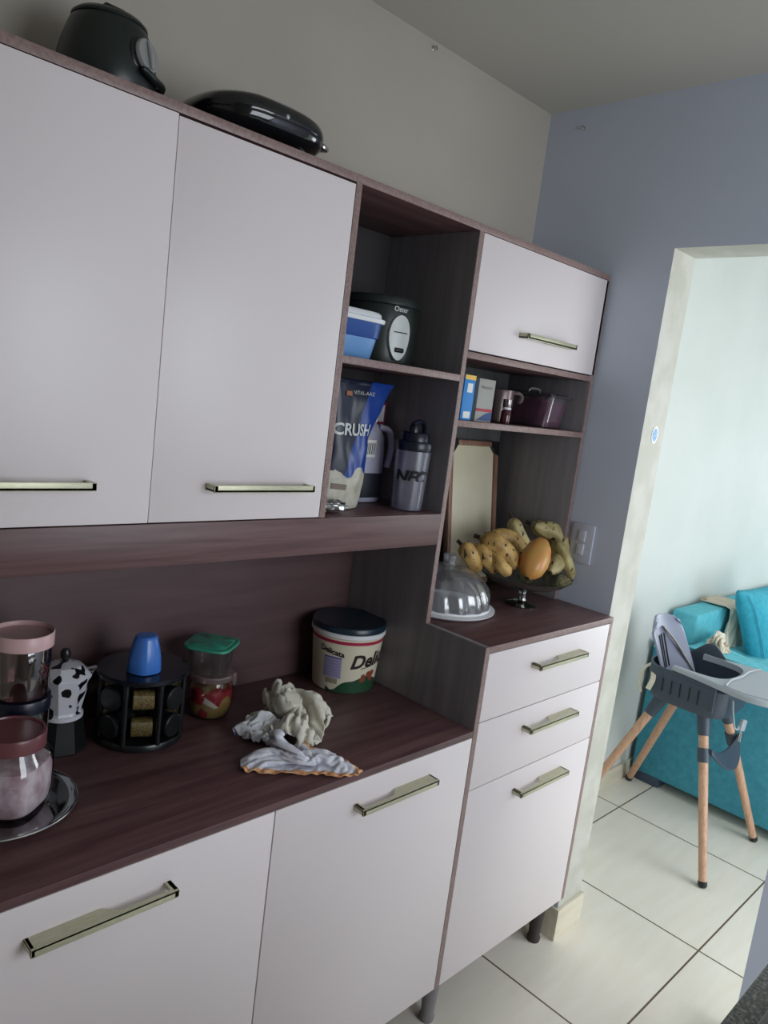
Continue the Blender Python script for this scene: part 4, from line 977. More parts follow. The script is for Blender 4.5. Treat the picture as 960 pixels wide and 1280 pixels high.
# rumpled cover over arm and seat
def cov(u, v):
    y = lerp(-.985, -.15, u); x = lerp(SX-.004, 2.3, v)
    z = .675 if v < .16 else lerp(.675, .60, min(1, (v-.16)/.12))
    n_ = noise.noise(Vector((x*6+y*9, y*3.0, 1)))*.5+noise.noise(Vector((x*14-y*10, y*8, 4)))*.3
    z += .018*max(0, n_+.35) + (.0)
    return Vector((x, y, z+.004))
m = MB(so); m.grid(cov, 60, 60); m.build('slipcover', M['teal_lit'], t, angle=180, mods=(('SOLIDIFY', dict(thickness=.004, offset=1)),))
m = MB(so); m.tube(smooth_path([(SX-.004, YN-.02, .665), (SX-.012, YN-.03, .675), (SX-.002, YN-.05, .672), (SX-.014, YN-.04, .655), (SX-.006, YN-.03, .645)], 20), .007, 8); m.build('cord_knot', M['teal_lit'], t)
# pillow
pc = Vector((1.585, -.20, .93)); th = math.radians(-21); du = Vector((.98, -.16, .05)); dv = Vector((math.sin(th*-1), 0, -math.cos(th*-1)))
wd = .44; cen = pc+du*wd/2+dv*wd/2; nrm = Vector((0, -1, 0))
def pil(side):
    def f(u, v):
        a, b = u*2-1, v*2-1; k = max(0, (1-a**4))*max(0, (1-b**4)); pinch = 1-.06*(1-abs(a)**2)*abs(b)**3-.0
        px2 = a*wd/2*(1-.05*(1-b*b)); pz = b*wd/2*(1-.05*(1-a*a))
        p = cen+du*px2+dv*pz+nrm*side*(.068*k**.6+.002)
        p += nrm*side*.005*noise.noise(Vector((u*6, v*5, side)))*k
        p.y += .0
        return p+Vector((0, -.10*(v)*1.0, 0))
    return f
m = MB(cen); m.grid(pil(1), 30, 30); m.grid(pil(-1), 30, 30); bmesh.ops.remove_doubles(m.bm, verts=m.bm.verts, dist=.0045)
t = tag(m.build('throw_pillow', noisy(mat('turquoise_pillow', (60, 168, 190), .85), (54, 160, 182), (66, 174, 196), 40, bump=.2), None, angle=180), 'large turquoise cushion tilted against the sofa back', 'cushion')
m = MB(cen); e = [pil(1)(0.055, k/20) for k in range(1, 20)]; m.tube([p+Vector((0, -.012, 0)) for p in e], .0022, 6); m.build('side_seam', M['teal'], t)

# ================================================================ soft things
# cloth shapes: folded grids, rows of x y z in half millimetres
CL = {
 'long': (45, 37, (-257,-254,48,-267,-257,32,-264,-247,16,-271,-231,7,-278,-214,5,-288,-202,16,-292,-186,7,-299,-168,5,-306,-151,9,-312,-132,7,-309,-114,7,-300,-97,7,
-280,-100,7,-268,-103,22,-251,-98,13,-235,-107,21,-218,-98,20,-215,-79,15,-226,-60,14,-232,-49,30,-222,-42,14,-202,-44,12,-190,-30,8,-180,-15,0,-166,
-3,7,-160,15,4,-156,34,6,-173,45,7,-180,62,6,-166,72,14,-177,88,6,-172,107,8,-183,118,18,-184,136,15,-168,144,24,-166,162,31,-171,179,38,-243,-268,42,
-250,-250,41,-257,-235,32,-254,-224,15,-260,-206,11,-270,-195,22,-281,-180,24,-281,-164,14,-287,-145,12,-300,-135,23,-302,-116,26,-301,-97,27,-290,-85,
17,-270,-83,18,-258,-90,31,-239,-92,35,-219,-93,40,-222,-75,34,-208,-65,24,-217,-57,43,-221,-40,37,-218,-31,16,-206,-18,10,-188,-14,17,-177,2,22,-167,
16,22,-155,31,27,-158,51,19,-177,57,24,-186,73,22,-170,83,24,-163,101,25,-163,120,25,-180,127,32,-189,144,30,-179,152,45,-180,169,54,-240,-265,22,-232,
-249,29,-237,-232,37,-251,-218,35,-255,-200,30,-252,-184,20,-264,-175,33,-271,-158,31,-272,-138,25,-286,-137,39,-282,-118,32,-286,-101,39,-286,-82,36,
-275,-67,30,-255,-70,30,-238,-71,36,-230,-79,52,-208,-79,50,-194,-75,35,-198,-55,35,-204,-41,26,-211,-28,38,-213,-9,32,-205,-1,12,-192,13,10,-182,28,
15,-172,42,25,-162,48,40,-164,69,36,-182,78,40,-182,95,34,-165,100,45,-159,118,45,-169,134,49,-189,132,47,-199,148,47,-190,153,63,-230,-260,5,-237,
-243,11,-238,-225,18,-231,-214,32,-238,-198,41,-245,-181,40,-246,-168,25,-254,-152,21,-261,-148,39,-270,-135,51,-273,-118,51,-266,-100,45,-275,-84,54,
-270,-65,49,-258,-53,42,-239,-52,45,-228,-59,58,-207,-61,58,-190,-59,50,-178,-52,33,-184,-35,30,-192,-24,45,-192,-12,30,-206,3,35,-207,19,23,-200,36,
23,-188,46,36,-178,50,52,-163,62,55,-165,81,54,-185,86,53,-182,104,55,-164,109,63,-179,122,62,-191,137,66,-205,130,55,-210,145,65,-212,-253,12,-219,
-237,5,-224,-219,5,-231,-204,14,-232,-188,25,-227,-175,37,-237,-160,41,-236,-147,27,-249,-133,32,-250,-133,51,-259,-122,64,-261,-104,66,-261,-84,69,
-260,-65,68,-251,-50,62,-240,-35,57,-222,-39,53,-206,-41,64,-188,-41,60,-170,-42,50,-165,-33,34,-175,-16,31,-180,-4,46,-195,9,50,-211,19,44,-212,37,40,
-206,56,42,-191,67,50,-180,61,66,-167,74,73,-185,83,73,-189,101,74,-170,103,81,-171,122,81,-190,118,75,-209,117,70,-219,132,77,-212,-246,31,-205,-233,
18,-206,-215,9,-214,-198,5,-219,-181,10,-223,-165,19,-218,-160,38,-228,-146,46,-230,-130,36,-242,-116,43,-239,-120,62,-242,-104,73,-245,-87,79,-247,
-68,83,-242,-49,80,-228,-46,70,-221,-27,69,-207,-21,59,-188,-22,57,-169,-23,54,-151,-21,43,-158,-3,36,-168,12,37,-184,23,38,-194,21,54,-205,35,59,-196,
51,59,-208,67,63,-195,73,75,-180,63,85,-175,83,91,-194,90,89,-183,103,98,-177,121,101,-196,123,94,-208,109,88,-224,112,79,-193,-238,28,-204,-224,37,
-205,-207,27,-195,-196,14,-199,-177,10,-204,-159,12,-211,-146,24,-209,-143,43,-218,-129,53,-222,-113,41,-220,-114,61,-222,-102,75,-225,-83,78,-230,-72,
93,-230,-52,96,-219,-41,87,-204,-33,78,-201,-13,75,-186,-5,67,-168,-3,57,-149,-8,59,-148,9,47,-165,14,57,-168,31,47,-178,29,62,-193,26,72,-205,41,74,
-217,57,77,-209,69,90,-193,61,100,-180,73,108,-197,84,108,-195,102,113,-183,116,120,-201,120,114,-218,115,105,-227,101,96,-188,-224,12,-184,-225,32,
-188,-210,39,-195,-193,35,-197,-174,31,-186,-160,23,-191,-142,20,-205,-129,26,-199,-125,46,-203,-106,46,-211,-96,59,-202,-101,77,-206,-86,87,-212,-68,
85,-212,-58,102,-209,-38,105,-201,-23,96,-186,-23,83,-175,-7,84,-174,-17,67,-166,2,69,-148,7,67,-147,24,57,-156,41,60,-172,47,70,-179,34,84,-193,48,88,
-211,40,89,-213,54,104,-206,64,116,-187,62,123,-198,77,127,-193,94,132,-189,111,139,-206,111,132,-219,101,121,-236,98,114,-171,-233,6,-179,-217,12,
-172,-205,28,-176,-191,39,-185,-177,47,-191,-159,44,-191,-140,40,-185,-125,30,-190,-108,36,-187,-113,56,-193,-95,52,-199,-83,65,-187,-82,81,-192,-63,
82,-191,-62,101,-191,-45,111,-185,-26,108,-175,-12,99,-165,-24,86,-154,-20,69,-153,-5,84,-153,14,86,-139,25,75,-144,44,75,-160,49,87,-174,49,100,-186,
32,99,-204,26,102,-211,37,116,-208,49,130,-198,61,142,-181,69,135,-177,86,143,-192,95,151,-210,98,148,-223,89,138,-240,98,134,-151,-225,8,-160,-212,18,
-164,-194,13,-176,-181,20,-168,-174,37,-171,-159,47,-174,-141,53,-177,-122,50,-170,-114,32,-178,-100,41,-174,-97,61,-184,-80,54,-186,-66,66,-172,-63,
80,-180,-49,91,-172,-53,109,-167,-36,114,-161,-16,112,-151,-12,96,-139,-24,81,-134,-4,74,-132,14,82,-134,26,97,-132,45,91,-149,42,102,-165,38,113,-180,
27,117,-194,14,114,-206,21,127,-197,34,140,-183,46,145,-169,59,148,-176,73,159,-194,76,153,-209,83,161,-226,91,157,-244,94,154,-133,-218,13,-141,-207,
26,-151,-191,30,-157,-177,16,-170,-164,18,-162,-153,30,-158,-139,43,-158,-126,56,-164,-107,52,-159,-97,36,-172,-86,43,-165,-87,63,-166,-67,61,-167,-49,
65,-162,-43,83,-156,-55,98,-150,-44,112,-144,-26,105,-138,-8,110,-129,-9,91,-114,-10,75,-117,5,89,-115,23,93,-122,35,106,-138,33,116,-154,25,123,-166,
13,115,-180,9,128,-197,6,137,-184,19,142,-172,31,152,-169,46,163,-183,58,170,-199,58,160,-216,65,157,-231,73,164,-239,89,172,-123,-202,6,-124,-196,25,
-133,-182,32,-145,-166,29,-153,-155,14,-162,-140,14,-164,-127,28,-147,-128,39,-145,-114,54,-149,-96,54,-153,-85,38,-153,-74,53,-149,-72,73,-147,-53,64,
-144,-38,76,-139,-55,86,-134,-53,105,-133,-37,118,-122,-19,116,-112,-8,101,-96,-16,86,-97,4,94,-112,9,107,-112,25,118,-128,16,121,-143,10,131,-157,-2,
125,-174,-10,130,-186,-9,145,-183,6,158,-178,20,168,-170,34,178,-189,40,177,-207,43,171,-207,61,174,-216,78,177,-231,83,190,-103,-198,6,-114,-184,11,
-116,-172,27,-127,-156,27,-136,-144,14,-146,-130,7,-155,-115,14,-139,-114,27,-129,-113,42,-129,-97,52,-133,-82,41,-137,-64,49,-134,-79,61,-135,-66,76,
-131,-49,65,-126,-38,79,-121,-39,97,-118,-51,116,-106,-35,118,-119,-27,102,-101,-14,105,-85,-6,109,-96,9,119,-106,13,134,-118,0,128,-132,-5,138,-148,
-16,137,-164,-25,138,-173,-20,155,-166,-4,161,-167,7,177,-177,19,188,-196,23,185,-203,40,191,-208,57,195,-203,76,192,-213,93,194,-87,-189,13,-97,-175,
6,-100,-162,20,-109,-146,26,-120,-132,18,-130,-118,11,-142,-102,5,-140,-94,22,-123,-101,27,-111,-100,43,-116,-82,53,-118,-66,42,-127,-60,57,-118,-75,
65,-118,-60,77,-107,-43,74,-99,-37,90,-114,-52,95,-103,-55,114,-97,-39,106,-92,-26,119,-85,-11,128,-78,6,128,-93,0,142,-108,-11,142,-123,-23,140,-137,
-33,135,-150,-34,149,-159,-30,165,-159,-15,176,-173,-10,187,-182,2,200,-186,22,203,-189,40,206,-194,58,209,-198,76,212,-194,87,196,-78,-177,27,-79,
-167,10,-88,-151,8,-92,-137,21,-103,-124,11,-113,-108,8,-124,-92,4,-132,-76,13,-123,-81,30,-107,-92,25,-99,-89,41,-103,-73,54,-109,-57,46,-110,-57,64,
-103,-74,71,-100,-61,87,-91,-45,77,-92,-49,94,-90,-67,103,-85,-53,113,-75,-38,121,-77,-18,113,-69,-11,131,-80,-15,146,-96,-28,143,-110,-37,135,-124,
-45,144,-134,-40,160,-144,-37,176,-152,-27,190,-159,-13,201,-162,6,205,-166,24,209,-170,43,211,-174,62,211,-179,81,208,-183,100,207,-59,-170,31,-67,
-155,23,-69,-143,7,-80,-128,7,-87,-112,16,-98,-98,15,-106,-84,4,-115,-66,9,-112,-62,28,-100,-75,17,-87,-80,30,-83,-72,48,-90,-51,47,-92,-47,63,-88,-68,
61,-84,-74,81,-75,-58,76,-71,-47,92,-74,-68,91,-71,-64,110,-68,-46,104,-58,-26,110,-67,-31,128,-67,-31,147,-83,-42,138,-98,-53,140,-108,-50,155,-117,
-43,171,-126,-35,185,-134,-18,190,-146,-5,186,-145,12,196,-147,29,204,-151,48,205,-155,66,204,-160,85,200,-168,102,194,-40,-164,24,-49,-147,27,-57,
-132,20,-62,-118,7,-71,-102,10,-81,-87,16,-88,-75,3,-97,-57,6,-100,-47,25,-85,-59,17,-90,-61,34,-72,-69,31,-72,-61,50,-78,-42,51,-77,-49,66,-72,-70,62,
-64,-75,81,-59,-55,77,-57,-56,94,-51,-69,106,-61,-58,121,-49,-43,109,-54,-46,127,-57,-47,146,-71,-58,135,-82,-59,151,-91,-48,164,-99,-39,178,-109,-24,
181,-123,-14,174,-132,3,175,-139,21,178,-138,37,188,-155,45,184,-154,64,184,-150,84,183,-152,103,181,-24,-154,31,-31,-143,16,-40,-127,9,-47,-113,20,
-55,-96,22,-63,-85,8,-72,-70,13,-77,-54,3,-92,-39,6,-84,-40,25,-75,-45,38,-64,-52,25,-54,-58,42,-57,-40,52,-55,-49,67,-54,-65,53,-51,-81,65,-48,-71,82,
-41,-53,84,-39,-52,101,-42,-67,115,-34,-48,115,-36,-40,133,-45,-59,133,-56,-67,147,-65,-56,160,-72,-43,172,-82,-28,174,-96,-17,167,-110,-4,163,-122,10,
160,-126,28,164,-131,45,171,-150,45,164,-158,62,164,-160,81,165,-146,95,164,-6,-145,27,-19,-131,27,-21,-120,12,-31,-104,10,-37,-88,20,-45,-75,7,-56,
-59,8,-63,-42,13,-75,-29,5,-76,-22,23,-70,-26,38,-57,-39,38,-44,-48,27,-41,-50,47,-36,-45,63,-35,-62,52,-33,-80,58,-30,-80,78,-24,-63,87,-20,-56,101,
-27,-75,105,-24,-61,121,-22,-50,136,-29,-70,140,-39,-56,149,-45,-49,164,-58,-33,164,-69,-17,164,-81,-3,164,-95,7,155,-108,19,149,-109,35,159,-125,42,
152,-138,56,151,-154,63,144,-162,80,144,-164,97,155,2,-132,13,-2,-123,30,-13,-108,26,-13,-96,10,-23,-80,7,-31,-67,20,-37,-52,10,-46,-36,4,-55,-21,11,
-64,-7,19,-58,-11,34,-44,-24,41,-33,-31,28,-24,-43,38,-18,-38,55,-18,-57,63,-14,-73,53,-11,-83,69,-10,-80,87,-12,-62,84,-8,-65,102,-5,-70,120,-17,-53,
117,-9,-61,138,-18,-52,153,-32,-36,154,-47,-24,149,-60,-10,147,-67,6,153,-79,20,151,-93,32,146,-111,35,139,-111,54,142,-127,62,136,-143,71,129,-146,89,
136,-159,102,135,23,-132,17,14,-114,20,5,-101,31,-3,-85,24,-6,-71,10,-18,-58,8,-23,-42,16,-34,-27,16,-40,-10,7,-46,3,16,-42,2,34,-33,-13,28,-26,-25,46,
-10,-29,35,-8,-46,38,-1,-47,56,5,-65,53,9,-80,66,5,-69,80,3,-54,94,11,-73,103,5,-56,109,3,-60,127,7,-48,140,-4,-38,151,-18,-22,150,-33,-8,151,-46,4,
144,-58,16,138,-75,20,131,-84,37,129,-102,38,121,-102,57,124,-117,65,118,-126,81,122,-138,97,119,-155,106,117,41,-122,14,33,-108,25,24,-92,30,15,-76,
24,7,-59,21,0,-48,8,-10,-32,6,-15,-19,19,-22,-4,7,-29,12,16,-27,14,35,-16,-3,33,-11,-13,49,1,-27,51,7,-35,33,14,-50,43,18,-53,61,27,-70,65,25,-69,82,
12,-57,74,23,-58,91,25,-60,114,17,-47,128,8,-29,129,-11,-22,136,-28,-29,132,-31,-9,131,-50,-9,128,-52,8,121,-61,26,118,-75,37,111,-93,42,103,-93,61,
107,-104,76,106,-122,81,102,-140,88,101,-157,98,98,59,-113,15,47,-98,14,42,-84,27,34,-67,22,25,-51,19,18,-38,7,4,-28,19,-3,-17,4,-2,-5,20,-9,14,13,-7,
16,31,-1,0,47,1,-13,33,15,-14,45,26,-28,38,24,-36,54,35,-52,50,47,-59,66,36,-53,79,23,-42,72,20,-39,93,36,-45,106,18,-37,112,-2,-28,107,-4,-37,125,-17,
-26,117,-32,-16,112,-49,-7,109,-66,-2,111,-61,14,101,-70,30,92,-81,44,86,-92,60,86,-102,76,86,-115,90,86,-130,102,89,-147,94,81,66,-99,29,65,-90,11,55,
-73,14,50,-59,26,43,-45,15,34,-31,18,22,-16,14,12,-5,0,1,8,3,13,20,15,16,21,32,3,5,27,19,-3,26,30,-15,28,31,-10,47,41,-27,46,53,-42,52,53,-41,70,51,
-40,90,39,-35,70,24,-24,79,34,-22,100,29,-19,119,19,-39,106,-2,-44,103,-22,-41,103,-39,-34,102,-55,-25,98,-57,-5,92,-75,1,96,-87,17,94,-98,33,91,-109,
49,86,-115,64,76,-129,76,81,-124,93,72,-137,108,69,84,-89,32,72,-76,25,73,-64,9,62,-48,13,56,-32,21,47,-22,7,38,-7,5,27,9,0,15,23,3,4,37,13,2,37,31,12,
18,40,28,6,42,37,2,23,48,-2,36,56,-19,36,53,-23,58,67,-26,72,64,-24,91,42,-26,92,39,-14,73,35,-3,96,25,-16,101,7,-24,97,-1,-43,84,-20,-41,81,-37,-32,
81,-48,-17,82,-66,-19,79,-81,-7,79,-95,7,79,-106,23,76,-112,40,68,-128,50,74,-128,66,64,-131,83,56,-136,101,50,90,-81,14,89,-70,31,81,-53,24,81,-41,9,
70,-26,6,62,-10,14,51,5,13,42,20,8,29,34,4,18,50,12,18,47,31,26,31,36,39,21,44,51,20,23,66,8,28,72,-6,40,71,-16,54,71,-3,69,68,-1,90,51,-11,100,60,-6,
79,44,-17,80,29,-28,82,14,-39,85,4,-25,92,-5,-26,74,-21,-29,63,-44,-25,60,-62,-15,57,-71,2,66,-90,5,61,-108,12,58,-124,24,61,-136,38,58,-143,56,52,
-148,74,49,-152,92,44,108,-72,8,97,-58,15,99,-45,31,87,-31,27,79,-15,21,79,0,9,66,14,3,56,30,0,46,45,5,34,62,13,37,51,26,42,31,20,38,42,36,49,29,41,70,
24,41,76,9,58,58,-3,49,47,-6,63,46,5,83,44,12,101,48,10,80,33,-1,81,17,-12,83,2,-23,86,-14,-29,100,-16,-15,89,-21,-9,70,-28,-12,51,-48,-5,45,-68,1,47,
-83,14,43,-101,20,41,-120,21,40,-135,35,36,-145,50,33,-146,69,30,-156,84,26,114,-60,24,113,-49,8,102,-34,13,104,-20,26,94,-4,29,82,10,26,78,25,16,73,
41,5,62,58,6,52,70,19,57,55,26,62,37,17,60,35,36,59,45,49,51,28,52,58,13,43,43,11,54,43,12,69,26,7,74,24,15,96,36,26,82,21,15,82,6,4,84,-10,-7,86,-25,
-18,88,-38,-3,96,-45,4,78,-50,-8,60,-52,11,62,-64,19,49,-80,24,59,-98,32,57,-115,39,51,-118,49,35,-128,58,22,-143,66,10,-152,81,6,133,-54,28,119,-40,
26,120,-28,10,109,-14,6,101,2,9,96,19,15,93,36,24,87,52,14,80,69,6,70,77,22,77,59,25,63,49,34,78,41,40,79,35,57,69,25,74,64,29,59,45,27,67,30,19,54,18,
23,66,11,28,86,24,43,83,9,31,83,-6,20,84,-21,9,85,-37,-2,87,-35,-13,72,-28,11,69,-46,12,73,-61,21,78,-75,25,65,-79,41,50,-92,48,64,-109,55,60,-122,64,
49,-133,71,38,-127,78,20,-136,89,5,132,-41,11,139,-33,28,127,-18,28,126,-6,12,118,10,7,115,24,19,111,42,19,104,54,5,97,68,15,90,82,27,79,72,40,83,52,
36,74,59,51,69,51,65,79,39,79,61,38,76,52,23,85,36,33,72,24,45,62,5,45,71,13,59,85,-3,48,84,-18,37,84,-33,25,84,-18,13,86,-17,4,65,-37,11,51,-49,24,55,
-43,35,71,-61,42,75,-75,55,67,-84,57,47,-102,61,42,-108,78,48,-122,88,40,-140,88,33,-148,99,19,150,-45,5,147,-27,9,147,-15,24,142,4,20,137,17,7,134,28,
21,127,39,7,120,56,15,115,75,17,107,76,35,96,61,33,90,64,50,87,52,63,78,67,72,65,56,81,66,42,94,49,45,87,47,50,66,34,49,81,16,54,89,-3,56,99,-14,64,84,
-30,53,83,-23,39,95,-16,31,76,-6,23,61,-17,22,46,-34,33,42,-50,37,49,-62,50,55,-60,69,63,-81,72,61,-87,74,41,-101,73,29,-113,84,20,-127,99,24,-139,115,
26,167,-45,18,160,-28,25,163,-14,13,159,5,9,156,23,6,153,36,19,146,48,6,137,64,9,133,75,26,122,62,34,112,49,42,103,51,59,101,67,69,92,53,80,79,51,95,
64,57,105,51,62,94,43,67,76,25,65,75,24,71,97,8,72,106,-11,70,104,-31,67,97,-21,58,84,-12,48,68,3,37,59,-15,36,55,-32,46,58,-42,51,42,-59,56,36,-68,71,
43,-76,88,51,-97,90,52,-93,91,33,-100,99,16,-115,109,9,-136,107,7,184,-37,11,180,-26,25,173,-9,31,167,9,27,174,22,14,170,40,9,165,58,6,154,74,8,148,60,
22,138,49,34,129,48,51,121,47,68,110,53,81,100,61,97,85,70,90,73,75,104,55,81,97,39,83,87,33,80,69,16,80,77,8,88,94,-8,81,87,-29,85,85,-19,74,72,-8,65,
59,5,55,48,-15,52,43,-24,63,57,-41,68,54,-47,72,36,-62,79,26,-77,91,30,-82,104,46,-102,106,44,-104,116,27,-122,113,27,-123,124,10,202,-28,8,197,-14,21,
185,0,17,188,13,30,172,26,34,169,44,30,176,61,22,168,78,24,153,74,37,148,58,49,132,68,53,135,61,72,127,61,89,111,72,84,99,81,97,82,89,93,66,88,82,51,
88,70,36,99,70,24,95,85,7,102,79,-5,99,94,-19,101,81,-15,92,64,-8,82,50,6,72,61,1,66,41,-19,72,39,-28,84,52,-46,88,48,-58,97,36,-67,106,20,-85,109,26,
-88,123,42,-108,123,46,-125,130,39,-121,141,22,221,-23,9,209,-8,7,199,8,5,189,23,11,191,31,28,185,43,42,172,57,43,181,75,39,166,82,49,160,68,60,147,82,
57,134,82,71,136,79,90,120,84,98,108,96,88,93,89,77,78,92,66,63,104,70,50,106,84,33,113,79,20,111,93,2,117,90,-9,117,74,-6,109,58,4,93,63,18,85,51,8,
84,33,-11,88,28,-23,98,38,-40,107,43,-57,114,47,-72,120,36,-75,124,16,-93,127,22,-99,138,38,-115,145,47,-133,141,39,230,-11,23,226,2,9,213,12,18,209,
30,10,201,46,18,190,58,28,192,54,48,180,64,57,179,83,64,166,77,78,159,93,69,142,100,72,142,98,93,124,101,91,120,96,72,103,100,63,90,105,76,75,113,85,
59,123,79,45,123,92,27,130,92,10,135,85,0,134,69,11,119,67,20,105,57,16,101,38,-4,100,37,-3,103,18,-22,107,20,-41,111,23,-56,123,27,-63,138,38,-81,139,
30,-88,144,12,-106,142,19,-110,157,32,-127,159,42,246,-1,27,230,7,29,231,19,13,219,26,27,212,41,36,210,61,35,203,72,49,197,66,67,190,77,80,177,88,91,
166,104,87,157,115,73,146,118,90,129,120,83,126,113,64,108,119,61,100,121,78,85,130,88,68,135,94,52,140,84,35,148,88,18,153,81,16,145,63,28,130,64,34,
118,51,15,119,48,-4,121,42,-3,123,22,-18,125,13,-36,131,19,-54,133,11,-68,144,18,-74,156,33,-92,155,29,-99,160,12,-119,155,14,-135,161,24,248,9,8,248,
14,27,240,30,29,229,38,14,230,47,32,228,60,44,223,73,57,209,83,64,195,95,69,178,101,74,184,116,85,168,126,88,153,133,78,141,124,67,127,133,73,113,139,
61,100,140,75,83,140,69,78,151,85,60,158,88,44,164,80,27,170,74,35,155,65,39,141,52,33,132,36,16,127,28,8,136,45,-9,136,38,-13,143,20,-28,146,8,-48,
152,11,-65,159,6,-81,164,15,-84,173,32,-102,171,30,-112,175,12,-130,169,6,268,18,6,249,25,9,258,37,24,244,49,25,230,61,15,224,73,28,225,86,43,208,92,
47,188,93,49,181,110,56,186,125,66,179,139,77,167,135,62,149,141,61,137,150,74,119,155,75,105,152,60,87,156,58,84,167,74,69,175,84,52,181,77,40,181,63,
32,169,51,40,157,39,22,150,36,14,144,18,4,152,33,-9,154,47,-24,145,38,-31,158,25,-40,172,12,-59,178,8,-78,180,5,-93,181,15,-103,191,29,-120,182,29,
-130,188,13,271,29,23,269,36,6,253,49,6,259,60,22,246,72,25,235,86,16,219,94,23,207,105,32,200,110,48,184,118,38,176,131,50,189,143,60,174,153,66,157,
159,58,141,167,64,127,159,56,111,171,54,93,171,47,83,181,60,79,193,76,67,182,64,54,185,50,45,178,37,35,169,22,18,170,31,9,164,14,-8,159,18,-10,170,35,
-25,164,45,-44,161,41,-54,172,28,-57,191,23,-72,199,12,-89,198,5,-108,194,9,-119,201,24,-139,202,25,288,37,26,274,47,22,271,59,7,257,75,7,261,84,25,
246,93,32,234,108,27,221,118,37,210,127,49,199,132,33,181,139,32,190,154,42,182,168,54,166,179,57,152,169,47,134,165,39,119,176,37,105,187,45,92,197,
52,81,209,64,68,198,53,70,187,36,58,182,22,40,187,30,25,186,20,7,182,24,-7,177,10,-23,177,20,-25,182,39,-39,177,52,-58,176,48,-71,185,38,-85,196,28,
-88,213,19,-101,212,5,-121,214,8,-129,219,25,301,47,12,288,60,18,275,74,21,273,88,6,256,98,9,262,105,28,249,114,40,237,128,45,223,141,45,206,149,43,
197,150,25,180,160,26,183,177,36,170,190,41,151,188,40,140,179,25,133,190,41,119,201,46,105,211,53,87,215,47,69,216,41,76,203,25,58,202,20,39,202,17,
22,206,23,4,202,20,-9,196,6,-26,196,13,-39,193,27,-39,197,47,-55,194,57,-74,197,54,-90,202,46,-103,209,34,-111,221,21,-112,233,6,-131,226,6,303,62,27,
303,73,11,289,86,12,279,100,22,272,110,6,256,119,13,261,127,31,244,136,28,228,146,26,221,160,37,204,166,36,196,170,18,177,176,16,163,187,22,154,204,28,
143,195,13,133,205,27,130,218,41,112,214,35,94,212,27,85,227,40,71,224,25,60,220,11,42,218,7,23,216,6,5,217,7,-14,216,8,-15,209,26,-30,208,37,-48,213,
36,-52,213,55,-69,215,60,-86,222,52,-86,220,34,-100,234,32,-116,241,26,-122,245,7,285,72,35,302,81,31,308,94,17,296,107,11,284,119,21,273,129,8,271,
142,21,256,153,24,240,163,28,223,160,17,217,176,25,202,185,32,186,194,23,175,196,8,159,206,7,140,214,5,123,215,12,125,230,24,110,235,35,105,226,18,87,
235,20,70,244,24,53,238,21,38,239,9,25,231,20,6,227,25,-8,235,14,-25,224,15,-23,227,35,-36,225,48,-53,230,42,-62,234,59,-78,240,51,-81,240,31,-89,240,
14,-101,254,23,-116,263,15,273,89,35,290,97,40,308,104,35,312,115,20,301,130,17,290,140,5,275,152,4,261,164,8,241,165,7,228,178,7,208,173,6,214,190,16,
201,205,17,183,213,16,167,223,14,150,226,20,135,232,7,117,239,8,119,250,24,101,246,22,91,246,5,72,251,6,58,257,18,41,252,25,23,249,28,5,244,35,-13,245,
32,-30,244,22,-43,232,30,-29,241,40,-45,248,46,-62,243,40,-70,259,49,-81,260,33,-73,251,17,-88,259,7,-97,268,22,)),
 'heap': (41, 41, (232,-54,37,212,-55,39,202,-40,34,216,-31,22,196,-26,20,189,-21,38,174,-12,42,179,-5,24,172,-23,27,160,-30,20,145,-20,20,149,-33,9,144,-51,15,135,-68,
16,122,-79,6,108,-91,4,101,-86,21,95,-103,14,81,-108,2,76,-105,21,60,-113,22,52,-114,4,47,-132,6,45,-145,23,53,-144,5,64,-128,2,67,-147,2,67,-161,13,
86,-162,12,97,-173,19,106,-178,35,94,-193,26,81,-205,27,90,-220,35,76,-231,34,59,-239,37,41,-237,44,28,-226,52,22,-207,50,6,-200,50,2,-214,38,234,-52,
57,230,-45,38,214,-36,47,207,-24,36,215,-15,22,192,-12,20,192,-9,41,176,-1,44,166,-5,26,163,-21,35,149,-31,35,137,-27,21,129,-40,15,122,-55,23,116,-74,
23,109,-73,5,95,-82,3,86,-89,20,73,-92,5,64,-107,6,53,-97,18,44,-111,22,34,-123,11,48,-127,23,57,-142,24,69,-129,18,82,-138,9,75,-148,24,72,-167,24,89,
-165,32,88,-182,35,99,-195,45,80,-198,45,83,-215,53,71,-227,51,64,-221,36,46,-218,43,34,-226,33,17,-219,34,7,-203,32,-11,-201,32,214,-50,61,229,-37,57,
230,-22,45,214,-13,48,204,-6,36,210,2,19,190,5,26,183,17,39,166,8,44,155,-8,47,140,-19,46,129,-29,39,116,-39,30,104,-47,22,114,-60,10,100,-68,22,90,
-66,5,78,-76,7,64,-83,21,55,-90,6,39,-96,3,27,-106,14,27,-117,27,40,-129,37,56,-136,41,72,-139,34,88,-134,24,94,-151,27,77,-152,37,74,-169,44,94,-168,
48,100,-182,60,91,-198,61,78,-207,70,61,-216,65,58,-207,48,50,-203,31,40,-214,19,25,-217,15,6,-210,12,3,-193,22,202,-38,67,218,-28,69,228,-13,63,224,1,
50,208,7,46,210,17,30,197,20,15,180,12,19,161,8,26,148,8,38,134,-2,39,121,-14,37,112,-23,24,114,-36,12,101,-46,4,89,-54,17,79,-70,21,71,-60,5,64,-78,3,
46,-75,4,30,-82,10,24,-91,25,37,-102,31,44,-112,44,60,-119,48,67,-119,32,78,-133,41,97,-136,37,94,-150,46,76,-151,52,78,-167,58,90,-174,73,88,-191,79,
